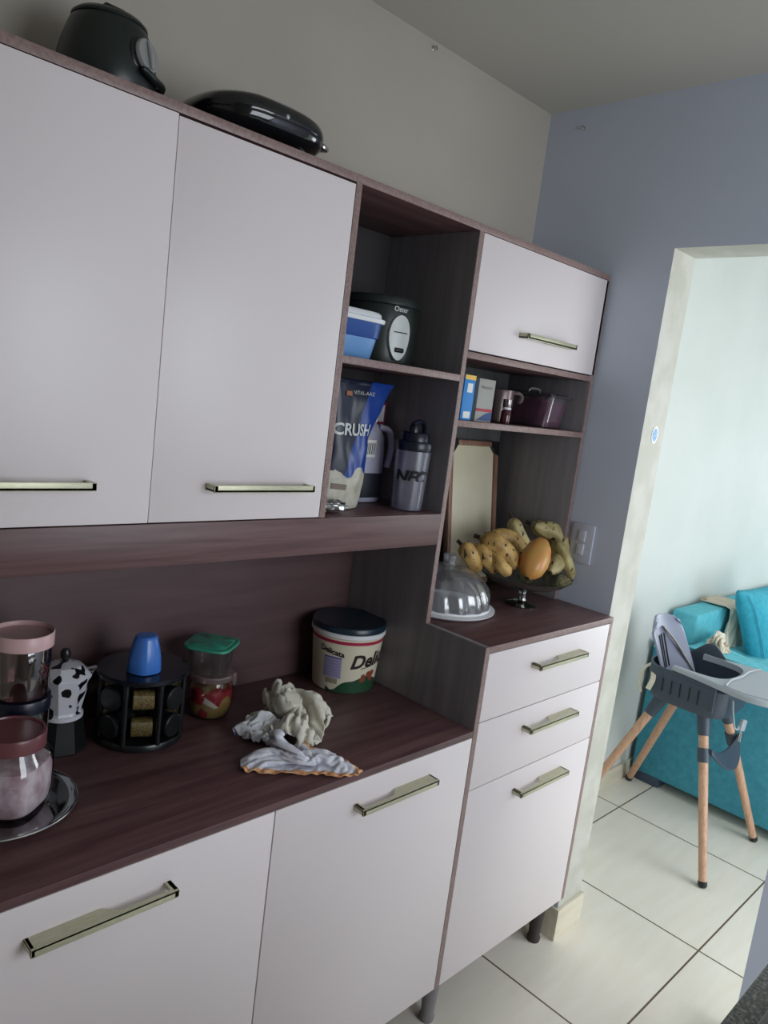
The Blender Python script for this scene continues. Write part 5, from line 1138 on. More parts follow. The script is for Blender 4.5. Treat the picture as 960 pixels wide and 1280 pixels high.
75,-189,65,64,-198,55,45,-195,59,36,-204,45,36,-196,28,21,-200,22,16,-195,4,-1,-186,4,203,-23,78,202,-24,59,211,-8,62,217,10,67,210,23,54,196,24,42,
188,31,26,174,27,14,156,21,16,149,6,18,132,0,19,117,1,25,119,-10,9,103,-22,11,91,-35,12,76,-44,9,76,-53,27,60,-58,21,55,-63,2,49,-66,19,45,-84,24,30,
-80,36,35,-95,46,52,-97,37,66,-106,35,78,-115,44,92,-122,33,85,-128,50,100,-138,56,92,-153,61,75,-154,69,71,-171,71,73,-184,86,60,-194,77,61,-182,63,
58,-187,44,39,-187,42,22,-190,38,32,-185,22,25,-180,5,11,-180,17,218,-11,78,201,-19,78,193,-6,68,200,11,74,196,28,66,188,37,53,176,39,38,164,40,25,159,
23,36,143,21,22,130,16,11,117,8,7,103,-1,17,91,-9,5,83,-20,17,72,-31,21,61,-44,28,58,-43,8,41,-50,3,30,-63,11,38,-67,29,43,-70,47,51,-85,45,62,-99,54,
73,-91,41,85,-101,36,103,-109,39,91,-113,56,85,-128,65,96,-138,74,90,-155,81,71,-156,81,59,-170,81,46,-184,82,41,-181,65,51,-172,50,40,-170,34,26,-177,
49,22,-174,32,29,-167,15,9,-162,12,216,0,93,199,-2,89,180,-5,84,182,3,66,178,19,59,175,38,65,164,44,51,154,49,36,146,33,45,131,24,38,121,29,23,109,25,
10,99,12,3,88,5,18,75,-5,24,63,-18,29,50,-31,28,53,-26,9,38,-37,16,28,-49,25,44,-50,29,56,-60,37,64,-72,47,60,-82,64,78,-89,59,91,-87,46,107,-97,52,
107,-112,67,88,-115,76,81,-128,82,84,-142,94,73,-156,100,59,-167,99,45,-166,86,34,-166,72,46,-158,58,39,-152,40,21,-159,52,8,-161,40,21,-153,25,29,
-158,9,212,17,100,199,16,87,182,12,92,169,5,79,161,12,65,157,30,64,151,48,64,145,59,49,134,48,39,121,35,46,112,22,38,100,17,27,91,26,11,76,17,10,64,8,
19,54,-8,14,42,-16,28,39,-15,8,25,-26,12,35,-33,28,42,-39,43,43,-55,48,59,-57,56,68,-68,68,81,-72,54,99,-72,53,104,-84,66,104,-99,79,100,-113,90,81,
-116,93,72,-129,100,64,-143,110,51,-151,102,53,-149,83,33,-150,83,26,-153,67,42,-142,57,29,-144,39,13,-144,31,3,-146,15,23,-142,17,206,33,105,191,26,
100,180,29,84,165,20,90,151,14,81,140,22,68,135,37,60,130,55,61,125,63,43,113,50,36,101,36,43,90,23,40,79,27,25,66,33,10,56,18,6,43,9,14,52,-1,30,32,
-4,22,17,-14,22,19,-27,34,23,-40,45,36,-44,58,50,-48,69,68,-50,61,85,-53,54,97,-59,67,90,-76,71,92,-86,88,98,-97,102,86,-109,110,71,-118,116,56,-127,
111,41,-135,103,53,-128,89,48,-136,74,33,-135,63,22,-141,51,28,-124,41,14,-125,27,-1,-134,28,7,-132,12,201,40,88,191,43,104,175,36,102,161,37,88,147,
26,93,132,26,84,120,31,70,113,43,59,111,63,55,102,63,39,90,49,34,79,36,43,66,24,38,56,39,26,46,34,12,39,23,25,35,7,24,39,-5,39,25,-19,37,10,-17,46,21,
-28,57,40,-27,60,57,-31,70,69,-33,56,85,-37,63,81,-53,72,94,-62,83,98,-71,97,89,-83,108,77,-93,115,70,-106,102,53,-111,101,36,-118,100,34,-128,87,35,
-123,68,24,-137,78,11,-140,65,12,-124,56,2,-119,40,-11,-118,26,-11,-135,20,192,53,77,179,50,90,172,54,107,160,39,106,143,42,101,126,40,94,111,37,86,
112,52,76,98,51,64,93,67,53,81,64,40,71,51,32,60,40,44,49,28,39,36,36,27,19,28,21,15,10,26,29,11,38,35,-3,48,19,-10,62,37,-16,57,37,-12,73,50,-15,60,
67,-18,68,72,-34,77,89,-38,78,98,-46,92,93,-57,105,80,-68,113,70,-81,104,67,-94,90,54,-103,84,38,-110,83,22,-117,90,23,-110,70,13,-124,67,0,-137,77,3,
-141,59,-5,-138,44,-16,-123,44,-23,-122,25,196,68,87,178,67,85,163,62,91,154,56,109,148,56,90,134,54,79,118,54,92,100,49,90,88,55,79,80,66,67,74,54,54,
60,59,44,51,50,30,44,41,45,33,28,44,14,33,37,21,18,42,9,5,38,17,-6,51,24,10,59,23,-6,67,36,7,68,52,-3,72,56,-14,83,75,-17,82,92,-22,85,95,-31,101,83,
-42,109,70,-55,106,70,-67,92,62,-78,82,46,-87,79,30,-94,78,13,-101,81,10,-120,81,0,-111,66,-9,-126,64,-14,-146,62,-17,-151,46,-28,-137,47,-34,-135,29,
195,66,107,176,68,105,164,80,97,148,71,98,136,59,107,132,68,89,119,67,77,101,68,84,83,70,91,71,58,81,63,48,69,50,49,58,45,61,44,31,52,36,34,44,54,23,
29,55,6,25,46,-3,11,50,0,-1,60,8,15,61,23,12,70,32,9,86,51,13,85,61,0,75,78,-1,78,88,-8,93,81,-20,104,77,-34,94,68,-49,89,54,-60,87,46,-75,91,48,-91,
98,33,-101,95,15,-101,98,-1,-109,93,-6,-123,82,-22,-124,76,-29,-136,65,-22,-154,63,-28,-156,46,-44,-149,39,191,82,115,175,76,122,159,71,114,148,86,109,
135,78,99,120,69,105,116,80,89,101,86,81,84,82,75,67,75,71,52,62,75,50,66,59,37,54,62,20,55,55,15,38,53,13,39,69,4,24,65,-13,17,62,-11,6,73,1,17,78,17,
12,86,30,27,89,41,22,73,59,20,78,72,13,90,80,4,104,69,-10,96,62,-26,100,61,-43,105,49,-57,105,37,-69,104,31,-86,106,28,-103,114,17,-118,109,2,-125,103,
-16,-126,96,-19,-139,86,-32,-148,79,-40,-159,66,-35,-171,53,-47,-168,39,181,91,100,173,94,118,157,86,125,140,80,125,129,87,112,111,85,108,104,69,102,
91,83,98,77,89,90,60,88,81,51,81,68,36,80,58,23,66,58,11,56,71,6,53,54,1,35,57,-12,33,65,-7,24,79,-18,13,87,-4,14,96,5,27,86,19,35,80,38,37,84,55,33,
89,69,28,101,63,10,105,71,-5,114,65,-23,118,58,-39,123,46,-54,123,34,-67,122,21,-77,119,13,-93,123,5,-110,123,-4,-126,122,-12,-139,111,-21,-151,100,
-29,-163,90,-37,-173,78,-49,-171,64,-51,-181,51,165,94,91,163,105,105,153,105,123,138,98,131,123,86,129,111,74,123,95,79,113,81,69,108,67,79,103,58,69,
87,43,79,85,26,82,74,17,68,74,5,73,63,-7,62,59,-13,45,67,-1,33,79,-11,36,93,-24,26,98,-10,26,107,5,34,103,14,47,93,28,39,100,46,45,101,56,35,113,63,20,
121,61,3,126,51,-13,121,43,-29,124,33,-44,124,18,-56,124,6,-68,124,-3,-83,124,-12,-99,122,-21,-114,121,-30,-130,116,-37,-146,110,-45,-161,101,-52,-174,
90,-59,-182,75,-63,-171,61,155,105,81,147,101,97,142,114,110,128,113,123,117,99,114,102,90,124,88,81,130,74,71,122,61,64,115,49,60,102,36,60,91,21,64,
83,6,74,88,-9,73,74,-14,57,71,-31,48,65,-23,35,76,-22,51,82,-19,44,99,-16,40,120,-5,48,109,9,37,111,26,41,118,43,40,118,41,29,101,51,14,104,47,0,114,
54,-12,103,46,-31,104,38,-49,108,22,-60,107,6,-68,106,-8,-79,107,-22,-91,107,-33,-104,111,-44,-118,111,-50,-133,102,-60,-148,98,-68,-163,91,-77,-179,
83,-73,-186,67,148,121,81,136,107,84,130,120,98,118,121,111,103,112,116,92,98,109,80,98,124,64,88,125,50,76,122,37,67,115,25,70,101,10,61,98,-4,59,85,
-23,69,88,-33,58,78,-44,48,75,-39,28,83,-44,48,88,-37,54,103,-29,56,122,-11,52,125,7,48,124,17,37,136,32,26,129,28,24,107,36,5,107,46,-5,95,38,-21,100,
44,-33,86,36,-50,89,28,-66,90,16,-79,93,2,-90,95,-13,-101,95,-27,-114,96,-44,-113,94,-59,-124,89,-72,-137,90,-82,-151,85,-88,-166,75,-90,-182,65,134,
130,89,133,120,73,119,113,83,110,123,95,96,123,107,81,112,112,71,98,108,56,103,119,39,93,121,26,82,120,13,68,115,-2,77,102,-6,60,102,-26,56,105,-30,41,
95,-37,28,80,-54,27,81,-57,38,98,-50,42,113,-32,38,118,-15,35,122,3,31,123,20,27,121,19,12,130,10,18,113,24,14,96,30,-3,87,31,-20,82,27,-37,82,32,-50,
70,22,-65,72,14,-82,75,-1,-91,77,-20,-94,79,-35,-104,83,-35,-124,81,-46,-138,84,-62,-141,75,-77,-147,67,-93,-154,60,-102,-170,70,137,148,80,124,137,74,
110,124,74,100,113,82,88,111,95,69,119,99,55,108,106,45,94,106,30,106,111,15,98,117,4,86,110,-11,78,120,-22,66,118,-29,45,118,-34,29,109,-39,17,95,-56,
19,96,-71,28,104,-54,25,108,-36,21,113,-19,17,118,-1,13,120,17,9,118,34,6,116,20,7,103,4,9,98,11,-5,84,14,-20,75,18,-35,66,15,-53,65,19,-66,54,6,-79,
59,-2,-95,60,-16,-106,64,-29,-116,68,-49,-117,67,-47,-136,67,-52,-152,63,-67,-154,54,-78,-167,57,-96,-173,53,126,152,96,114,151,82,104,135,87,90,127,
77,84,111,77,77,102,92,59,97,92,41,94,88,28,90,99,12,100,98,-8,100,103,-23,89,107,-36,76,111,-45,60,113,-48,41,108,-53,21,111,-56,5,113,-75,11,101,-58,
7,103,-40,3,108,-22,-1,113,-5,-4,116,13,-8,116,30,-12,114,11,-5,110,-2,-5,98,-4,-5,78,3,-12,61,5,-29,52,3,-49,51,7,-64,42,3,-82,40,-12,-90,45,-27,-99,
52,-40,-109,55,-46,-124,50,-62,-135,57,-56,-148,45,-60,-166,41,-71,-178,43,-86,-188,47,112,161,104,101,149,98,88,147,83,81,131,94,72,125,78,66,107,78,
54,115,93,36,112,96,25,100,85,10,89,81,-5,86,90,-25,87,88,-38,75,90,-52,63,93,-63,48,93,-70,28,95,-76,8,105,-79,-7,99,-61,-11,100,-44,-14,104,-26,-18,
108,-9,-22,111,9,-26,112,27,-30,113,6,-21,107,3,-18,89,-11,-21,83,-15,-18,67,-12,-26,47,-9,-41,37,-9,-61,34,-10,-78,28,-16,-96,27,-30,-106,35,-48,-103,
41,-60,-111,50,-59,-127,40,-64,-142,30,-68,-158,25,-77,-176,25,-91,-185,29,113,170,86,97,166,94,81,157,99,67,144,99,57,129,91,56,121,73,47,104,79,32,
118,79,14,115,80,-2,105,80,-17,94,78,-22,79,71,-36,68,74,-52,59,74,-64,45,75,-70,24,77,-70,4,83,-66,-13,87,-65,-28,98,-48,-32,99,-30,-36,102,-12,-40,
106,5,-43,109,14,-31,108,18,-24,90,-2,-34,90,-3,-30,72,-9,-33,56,-25,-41,48,-30,-41,31,-20,-53,20,-24,-72,18,-31,-91,19,-36,-109,17,-50,-116,27,-68,
-112,35,-78,-125,44,-77,-144,44,-82,-149,25,-85,-163,13,-91,-181,10,107,169,67,91,165,76,75,166,85,60,154,85,44,143,85,38,130,72,38,112,66,23,103,71,
13,117,60,-4,107,63,-19,95,61,-33,84,58,-41,68,56,-48,50,58,-52,31,64,-52,16,75,-51,9,93,-50,-9,99,-49,-28,101,-51,-50,97,-34,-53,99,-16,-57,103,-11,
-44,116,6,-48,105,4,-43,84,13,-54,86,-7,-48,76,-13,-48,55,-28,-60,52,-26,-59,33,-40,-54,25,-41,-66,10,-49,-84,15,-51,-103,10,-57,-120,10,-68,-128,24,
-87,-129,29,-94,-139,40,-92,-158,40,-99,-167,25,-108,-173,9,93,156,66,82,169,59,82,153,72,71,140,75,53,142,68,37,140,58,30,124,52,35,106,56,22,99,65,8,
90,62,-7,83,53,-21,75,47,-24,60,54,-32,41,51,-33,31,67,-34,16,76,-37,3,85,-48,-11,82,-62,-23,90,-47,-35,86,-35,-33,94,-16,-39,93,-31,-48,108,-11,-37,
101,-13,-55,90,-6,-59,73,-1,-76,75,-9,-67,55,-20,-76,40,-38,-68,43,-47,-70,28,-57,-63,15,-64,-78,7,-66,-98,1,-73,-112,10,-73,-129,4,-84,-141,15,-99,
-149,23,-111,-159,33,-112,-177,38,-109,-187,23,110,163,59,93,158,49,80,146,54,77,130,61,63,139,53,51,127,58,44,121,41,26,117,43,14,103,49,8,86,46,6,67,
47,-9,61,37,-20,51,39,-12,42,51,-24,24,53,-25,10,62,-42,4,67,-58,4,77,-58,-14,72,-44,-19,83,-25,-15,91,-31,-30,83,-43,-46,91,-24,-51,90,-15,-43,74,-28,
-59,77,-23,-76,79,-19,-83,68,-31,-87,52,-45,-85,40,-59,-70,40,-60,-79,25,-77,-79,21,-83,-89,6,-92,-107,6,-85,-123,15,-99,-132,7,-109,-147,7,-116,-163,
13,-125,-165,30,-126,-184,30,114,147,48,106,150,64,97,141,50,82,134,44,67,125,42,64,114,57,49,106,52,38,105,36,29,95,49,22,80,42,16,62,34,7,48,40,-6,
36,40,-24,34,40,-16,17,38,-34,17,49,-44,21,64,-59,12,62,-50,-4,58,-37,-5,70,-25,-18,69,-23,-34,65,-31,-30,80,-41,-52,80,-34,-40,69,-34,-55,60,-40,-65,
75,-35,-75,61,-41,-89,71,-54,-93,57,-64,-89,41,-77,-76,36,-72,-95,31,-81,-105,19,-102,-100,24,-104,-116,11,-107,-130,23,-114,-146,26,-125,-147,9,-131,
-165,11,-140,-173,26,130,146,55,116,135,60,102,124,58,93,121,43,78,114,34,73,101,46,59,91,47,42,86,41,27,98,32,10,91,33,1,77,38,1,57,27,-3,39,23,-14,
26,25,-32,21,31,-38,35,47,-54,30,53,-58,13,42,-40,9,51,-31,-10,50,-42,-18,61,-40,-34,58,-47,-26,72,-57,-46,73,-44,-53,68,-48,-46,52,-43,-63,54,-55,-76,
55,-55,-79,75,-67,-92,70,-76,-84,55,-83,-92,42,-90,-85,27,-89,-105,36,-100,-117,33,-118,-110,21,-124,-128,18,-128,-139,35,-135,-152,26,-147,-156,11,
-144,-175,8,142,132,59,127,121,58,112,110,57,98,104,48,93,105,30,76,97,30,64,83,33,49,84,26,31,85,21,13,83,19,1,71,24,-14,64,21,-16,46,15,-28,34,18,
-37,39,33,-55,40,43,-62,25,39,-46,17,28,-39,-1,30,-47,3,44,-55,-13,50,-53,-29,45,-56,-17,61,-60,-30,76,-57,-41,60,-64,-52,52,-57,-62,66,-69,-65,52,-73,
-72,70,-80,-84,81,-86,-95,66,-97,-92,51,-103,-79,37,-108,-99,38,-109,-116,48,-122,-123,35,-136,-115,24,-141,-132,22,-148,-145,35,-152,-163,29,-159,
-167,12,153,117,57,138,110,49,121,115,42,114,98,41,103,88,31,87,82,23,71,75,17,55,70,15,37,67,17,17,64,13,-1,65,7,-15,71,4,-28,60,15,-31,50,27,-48,49,
24,-66,45,33,-68,29,22,-62,13,24,-54,-4,20,-63,2,34,-73,-6,44,-60,-13,35,-69,-22,54,-74,-34,68,-70,-34,49,-72,-45,65,-69,-58,78,-80,-54,62,-90,-69,58,
-93,-70,78,-98,-90,79,-105,-81,63,-115,-84,48,-126,-93,36,-126,-109,50,-133,-126,52,-146,-122,38,-156,-121,22,-154,-138,17,-166,-154,19,-176,-169,20,
154,130,44,146,117,32,129,112,24,112,113,28,103,102,16,87,97,11,71,91,5,53,86,5,37,80,4,18,81,4,-1,83,4,-14,84,17,-28,77,26,-33,64,38,-53,63,35,-60,56,
17,-53,37,20,-52,20,12,-62,7,9,-74,-3,21,-87,-13,30,-79,-17,48,-70,-5,61,-77,-14,74,-84,-23,57,-89,-42,62,-78,-42,80,-89,-55,76,-99,-54,60,-106,-68,64,
-108,-72,83,-118,-89,74,-126,-81,59,-137,-83,46,-139,-101,37,-149,-116,50,-157,-132,51,-165,-134,33,-171,-134,17,-177,-147,28,-186,-153,15,146,144,36,
133,130,40,125,130,21,112,122,12,96,119,20,81,114,12,64,108,8,47,101,16,34,98,3,17,99,4,0,97,12,-7,90,29,-22,87,37,-40,82,34,-55,73,20,-43,61,16,-49,
45,4,-61,32,2,-74,21,7,-85,11,17,-84,5,35,-93,-7,47,-85,5,58,-73,1,71,-88,-10,69,-99,-23,68,-92,-27,85,-101,-44,87,-111,-45,69,-121,-57,64,-124,-63,83,
-130,-82,86,-140,-76,71,-138,-90,64,-147,-103,54,-164,-107,43,-172,-121,56,-182,-129,44,-173,-119,30,-187,-133,27,-199,-141,13,137,140,19,128,148,34,
112,137,34,103,138,15,88,132,10,74,128,22,59,119,23,48,117,7,30,116,6,21,109,19,6,107,29,-10,106,36,-28,103,35,-38,95,23,-35,78,16,-47,72,2,-60,59,3,
-72,48,1,-81,37,14,-93,26,20,-96,17,35,-89,11,50,-98,10,67,-85,10,80,-95,-6,84,-107,-9,71,-106,-26,72,-109,-27,92,-120,-43,86,-131,-45,69,-137,-60,68,
-143,-67,86,-153,-83,82,-153,-81,64,-155,-88,46,-169,-94,58,-184,-107,57,-196,-119,49,-193,-124,32,-183,-118,16,-181,-138,16,128,150,6,117,155,22,105,
154,37,91,143,28,81,148,14,66,140,10,55,136,25,41,134,12,27,125,21,13,122,8,-1,113,10,-13,121,24,-18,104,19,-30,97,3,-47,93,14,-58,85,3,-70,73,4,-76,
59,14,-92,51,18,-83,40,28,-94,34,41,-81,29,55,-87,25,70,-99,20,85,-108,4,80,-113,-11,89,-118,-13,71,-120,-29,74,-130,-26,90,-137,-45,88,-147,-46,70,
-157,-56,80,-167,-72,79,-165,-69,60,-170,-80,43,-183,-96,41,-197,-93,55,-206,-106,44,-208,-117,29,-202,-123,10,-184,-126,3,118,165,12,102,155,9,104,
167,25,90,161,35,74,151,32,61,155,19,46,149,14,29,144,21,14,136,13,3,127,25,-10,129,11,-27,120,8,-33,114,26,-44,110,11,-58,99,1,-64,92,18,-71,76,23,
-84,75,8,-84,66,25,-93,54,36,-92,49,53,-100,33,56,-100,39,73,-112,26,73,-123,13,81,-128,-1,92,-132,-13,80,-131,-22,63,-142,-32,74,-149,-30,93,-160,-42,
84,-165,-50,67,-177,-59,77,-181,-74,69,-184,-67,51,-193,-81,38,-195,-100,36,-211,-90,31,-213,-102,17,-195,-109,21,-184,-107,4,111,178,3,94,170,3,85,
167,19,83,178,34,70,167,42,53,159,37,39,163,23,24,160,16,14,147,27,-2,142,33,-17,136,28,-31,136,14,-43,129,28,-56,118,22,-65,115,7,-75,100,10,-78,93,
27,-93,88,16,-101,72,21,-97,71,41,-106,55,43,-115,42,53,-114,49,70,-123,39,80,-134,26,88,-142,9,90,-146,-2,76,-142,-9,61,-154,-21,68,-159,-15,88,-173,
-29,83,-179,-38,68,-188,-52,64,-199,-67,72,-199,-61,53,-205,-77,54,-186,-82,46,-190,-89,29,-202,-88,12,-187,-100,6,-169,-98,14,105,191,13,91,188,3,76,
179,9,69,187,24,58,174,30,47,176,45,31,166,41,17,170,30,6,158,36,-9,157,26,-23,150,36,-39,144,30,-55,139,23,-59,129,9,-78,126,10,-88,113,13,-85,109,31,
-91,93,35,-107,89,24,-113,73,29,-119,68,47,-128,52,46,-129,58,63,-137,43,70,-147,29,77,-159,20,89,-153,14,72,-154,5,56,-161,-4,69,-168,-19,71,-185,-13,
80,-195,-29,76,-204,-44,74,-214,-58,67,-217,-71,54,-213,-78,35,-196,-66,40,-183,-70,28,-183,-89,18,-174,-87,1,-172,-82,20,95,198,27,86,202,11,72,195,2,
58,184,8,43,180,19,41,189,34,31,183,49,15,175,49,-2,168,48,-17,167,39,-33,165,31,-40,157,17,-54,151,9,-70,143,17,-76,130,28,-93,128,20,-103,113,22,
-100,108,40,-110,93,43,-122,88,30,-130,71,32,-141,62,43,-144,67,61,-152,51,61,-161,35,67,-173,30,83,-171,14,74,-166,17,55,-177,4,62,-167,-10,56,-186,
-10,62,-200,-22,61,-202,-39,57,-219,-45,57,-226,-58,46,-227,-69,29,-209,-63,23,-199,-75,14,-183,-70,15,-165,-74,9,-181,-83,3,89,215,24,78,201,27,67,
209,13,52,203,6,35,193,9,26,188,23,25,198,41,9,193,48,-9,185,48,-16,183,31,-31,180,20,-46,175,11,-56,162,22,-69,153,30,-83,144,39,-95,131,39,-110,128,
27,-113,120,44,-120,105,51,-130,92,45,-141,86,31,-153,73,36,-158,75,55,-167,62,63,-176,48,71,-182,30,66,-190,16,68,-185,20,48,-171,7,43,-166,-10,38,
-172,-22,55,-189,-19,45,-207,-25,46,-222,-31,45,-234,-42,37,-233,-55,19,-219,-60,8,-202,-59,4,-185,-59,0,-175,-60,16,-166,-68,1,78,221,10,75,220,28,60,
209,31,49,216,18,32,213,12,16,201,15,8,199,31,2,210,46,-16,202,48,-28,188,45,-41,183,36,-51,189,20,-66,178,24,-80,168,28,-92,154,26,-104,147,39,-118,
135,42,-126,123,31,-133,117,47,-143,103,53,-153,101,35,-165,87,31,-168,71,38,-174,56,46,-187,55,58,-196,39,59,-205,22,59,-197,7,55,-190,6,37,-181,-10,
28,-175,-29,33,-180,-35,53,-196,-42,44,-209,-34,30,-218,-50,34,-224,-36,20,-217,-41,4,-200,-42,6,-182,-45,11,-162,-47,12,-164,-63,21,80,239,11,66,228,
13,58,226,31,44,217,36,29,223,27,31,205,27,15,213,23,-3,214,27,-20,212,32,-35,205,43,-51,197,44,-64,190,34,-77,191,19,-90,179,18,-104,167,20,-111,149,
21,-127,148,32,-140,135,28,-142,117,30,-150,119,48,-160,103,53,-175,97,43,-183,80,42,-185,64,34,-188,49,40,-183,33,45,-198,23,41,-212,12,48,-206,-2,41,
-188,-6,46,-189,-15,30,-182,-35,32,-185,-52,33,-193,-41,21,-208,-37,35,-210,-48,18,-212,-28,16,-197,-24,7,-180,-29,3,-180,-40,18,-161,-45,17,)),
 'small': (31, 31, (71,-276,20,59,-268,32,41,-260,30,38,-248,15,19,-248,19,10,-243,2,2,-235,16,11,-228,31,-7,-223,28,-7,-212,12,-23,-211,7,-38,-202,6,-49,-192,16,-65,-193,
6,-73,-184,21,-86,-171,22,-86,-160,6,-101,-151,6,-106,-143,22,-119,-135,28,-131,-129,15,-139,-117,27,-151,-105,30,-162,-92,24,-165,-81,10,-180,-71,8,
-175,-60,24,-188,-50,30,-202,-50,18,-202,-37,32,-207,-24,42,62,-271,3,51,-260,16,57,-251,33,41,-242,32,30,-233,20,25,-232,2,8,-224,3,13,-215,19,6,-214,
36,-12,-210,30,-26,-202,22,-25,-191,8,-39,-186,1,-56,-178,2,-70,-170,11,-72,-163,28,-85,-153,23,-89,-140,9,-104,-133,6,-107,-124,22,-123,-116,25,-134,
-109,11,-138,-96,24,-147,-82,28,-161,-74,28,-163,-63,12,-175,-50,7,-180,-38,20,-194,-39,7,-202,-26,18,-195,-17,32,77,-261,6,61,-250,5,61,-239,22,52,
-229,33,45,-227,15,33,-218,4,17,-207,4,2,-200,12,14,-200,28,-3,-194,33,-21,-189,33,-35,-189,23,-31,-174,12,-43,-165,4,-59,-156,6,-61,-150,24,-74,-142,
31,-89,-134,27,-92,-122,11,-105,-114,5,-109,-105,21,-120,-99,7,-134,-89,5,-144,-75,9,-147,-65,24,-160,-55,29,-157,-47,11,-168,-34,4,-181,-23,10,-196,
-13,6,-201,-4,21,89,-248,4,74,-239,12,59,-226,8,62,-217,24,46,-214,29,43,-205,11,26,-197,15,12,-188,3,13,-183,20,4,-178,35,-10,-178,22,-28,-174,29,-42,
-166,25,-34,-154,13,-46,-144,2,-61,-139,8,-75,-130,16,-77,-122,33,-93,-116,29,-94,-104,14,-105,-94,4,-111,-88,20,-122,-76,13,-130,-64,2,-143,-54,8,
-144,-45,25,-160,-36,29,-170,-23,20,-169,-9,9,-182,-1,1,-200,5,5,91,-240,21,87,-228,8,74,-217,1,59,-209,8,56,-199,23,40,-193,28,38,-183,11,24,-175,1,8,
-170,8,12,-164,25,-3,-169,36,-19,-160,29,-34,-153,33,-45,-145,24,-35,-133,11,-50,-124,10,-66,-117,8,-79,-111,16,-83,-101,33,-99,-96,30,-94,-86,14,-106,
-73,11,-117,-65,24,-132,-57,20,-130,-45,5,-144,-35,8,-147,-23,26,-161,-13,33,-177,-5,27,-177,9,13,-188,18,2,101,-226,22,84,-220,25,81,-207,12,69,-195,
8,53,-190,6,51,-180,24,37,-168,23,32,-160,6,15,-156,2,3,-153,13,-6,-153,29,-18,-148,45,-18,-144,26,-32,-141,37,-34,-125,27,-45,-113,22,-62,-117,26,-62,
-104,15,-76,-94,15,-85,-85,31,-99,-74,30,-92,-64,15,-107,-57,9,-117,-47,20,-130,-34,20,-134,-23,3,-146,-13,10,-149,-2,26,-164,8,28,-180,22,27,-176,28,
8,104,-215,7,98,-207,23,84,-201,30,70,-190,26,65,-178,10,51,-168,9,49,-155,24,36,-145,16,24,-141,3,9,-137,13,0,-136,27,0,-148,44,-11,-133,39,-25,-125,
43,-44,-132,41,-55,-119,39,-65,-106,42,-68,-93,31,-60,-85,17,-77,-77,14,-81,-68,31,-95,-58,35,-103,-46,25,-105,-36,10,-119,-25,6,-129,-19,21,-132,-4,9,
-143,6,10,-156,17,11,-163,30,26,-173,44,18,111,-200,2,94,-198,5,91,-187,19,84,-176,30,66,-175,31,65,-162,16,57,-150,7,48,-135,6,33,-126,6,24,-131,20,
13,-127,35,9,-135,50,-8,-134,55,-25,-133,58,-43,-130,57,-46,-114,52,-54,-97,50,-63,-83,45,-66,-73,31,-61,-67,14,-77,-59,14,-81,-48,29,-89,-35,34,-101,
-24,27,-105,-13,12,-115,-11,26,-128,0,26,-139,10,29,-151,23,30,-149,31,12,-157,49,8,117,-194,18,106,-185,6,92,-175,4,80,-165,13,79,-161,32,60,-158,34,
61,-143,23,55,-128,19,44,-114,15,30,-113,24,28,-119,43,11,-118,49,-7,-117,53,-24,-115,57,-41,-114,58,-29,-109,45,-38,-95,36,-47,-78,35,-54,-62,38,-66,
-55,28,-63,-49,10,-81,-42,10,-90,-29,15,-84,-18,28,-99,-7,30,-110,6,30,-120,10,15,-133,21,12,-132,24,32,-145,38,30,-146,37,11,123,-180,26,118,-172,9,
102,-166,17,92,-153,10,78,-147,18,74,-146,38,55,-144,43,45,-133,37,44,-114,34,38,-98,29,29,-102,46,12,-101,50,-5,-99,53,-23,-98,54,-40,-97,55,-25,-95,
61,-28,-83,43,-30,-72,29,-39,-59,24,-52,-45,28,-64,-34,22,-70,-31,4,-84,-20,2,-91,-7,14,-87,4,29,-98,18,28,-116,21,31,-117,29,11,-132,37,16,-132,52,30,
-151,52,24,123,-165,36,124,-158,18,109,-150,12,99,-152,28,88,-137,23,71,-130,26,67,-129,45,52,-124,53,35,-116,54,25,-101,46,30,-85,52,13,-83,55,-4,-82,
55,-21,-81,53,-39,-80,52,-38,-83,71,-35,-67,56,-34,-56,40,-26,-47,30,-37,-37,20,-50,-24,20,-58,-18,7,-72,-7,3,-86,7,2,-87,18,18,-103,18,8,-105,34,22,
-120,42,27,-120,46,7,-136,56,10,-143,68,25,137,-153,32,119,-147,33,116,-134,18,101,-135,27,88,-135,43,82,-119,32,67,-116,31,60,-108,46,48,-101,58,31,
-94,64,16,-84,66,14,-66,61,-3,-65,58,-20,-64,53,-22,-79,64,-25,-68,74,-39,-54,70,-43,-44,56,-43,-36,39,-30,-23,31,-35,-15,16,-52,-9,20,-67,0,20,-67,10,
4,-80,24,1,-93,34,7,-107,44,5,-108,54,23,-124,61,20,-130,71,3,-149,71,6,140,-142,18,136,-138,36,119,-129,37,106,-119,35,100,-125,53,83,-116,51,75,-103,
39,63,-94,35,48,-88,42,43,-78,58,28,-67,59,19,-65,42,0,-61,40,-3,-70,57,-13,-68,76,-13,-53,66,-26,-49,52,-31,-33,62,-46,-26,54,-46,-14,41,-35,-3,30,
-42,5,16,-56,12,24,-73,14,21,-73,32,15,-81,48,10,-93,56,2,-107,66,8,-115,77,24,-131,83,19,-141,87,4,128,-130,11,135,-123,27,129,-116,43,115,-112,53,99,
-107,44,91,-102,59,73,-100,58,72,-85,46,61,-77,38,46,-71,40,33,-60,42,22,-49,37,5,-45,43,2,-51,61,-4,-54,80,-18,-43,80,-17,-36,61,-19,-26,47,-33,-16,
59,-45,-4,55,-49,6,42,-42,19,28,-50,27,15,-65,28,29,-83,30,30,-92,45,24,-94,62,20,-93,78,12,-108,84,4,-123,94,5,-136,101,15,141,-117,9,124,-110,16,116,
-106,31,124,-99,48,107,-95,54,92,-91,42,84,-85,57,68,-78,64,65,-64,51,49,-63,59,42,-48,51,29,-40,49,13,-33,48,-3,-36,56,2,-36,74,-10,-32,87,-18,-22,73,
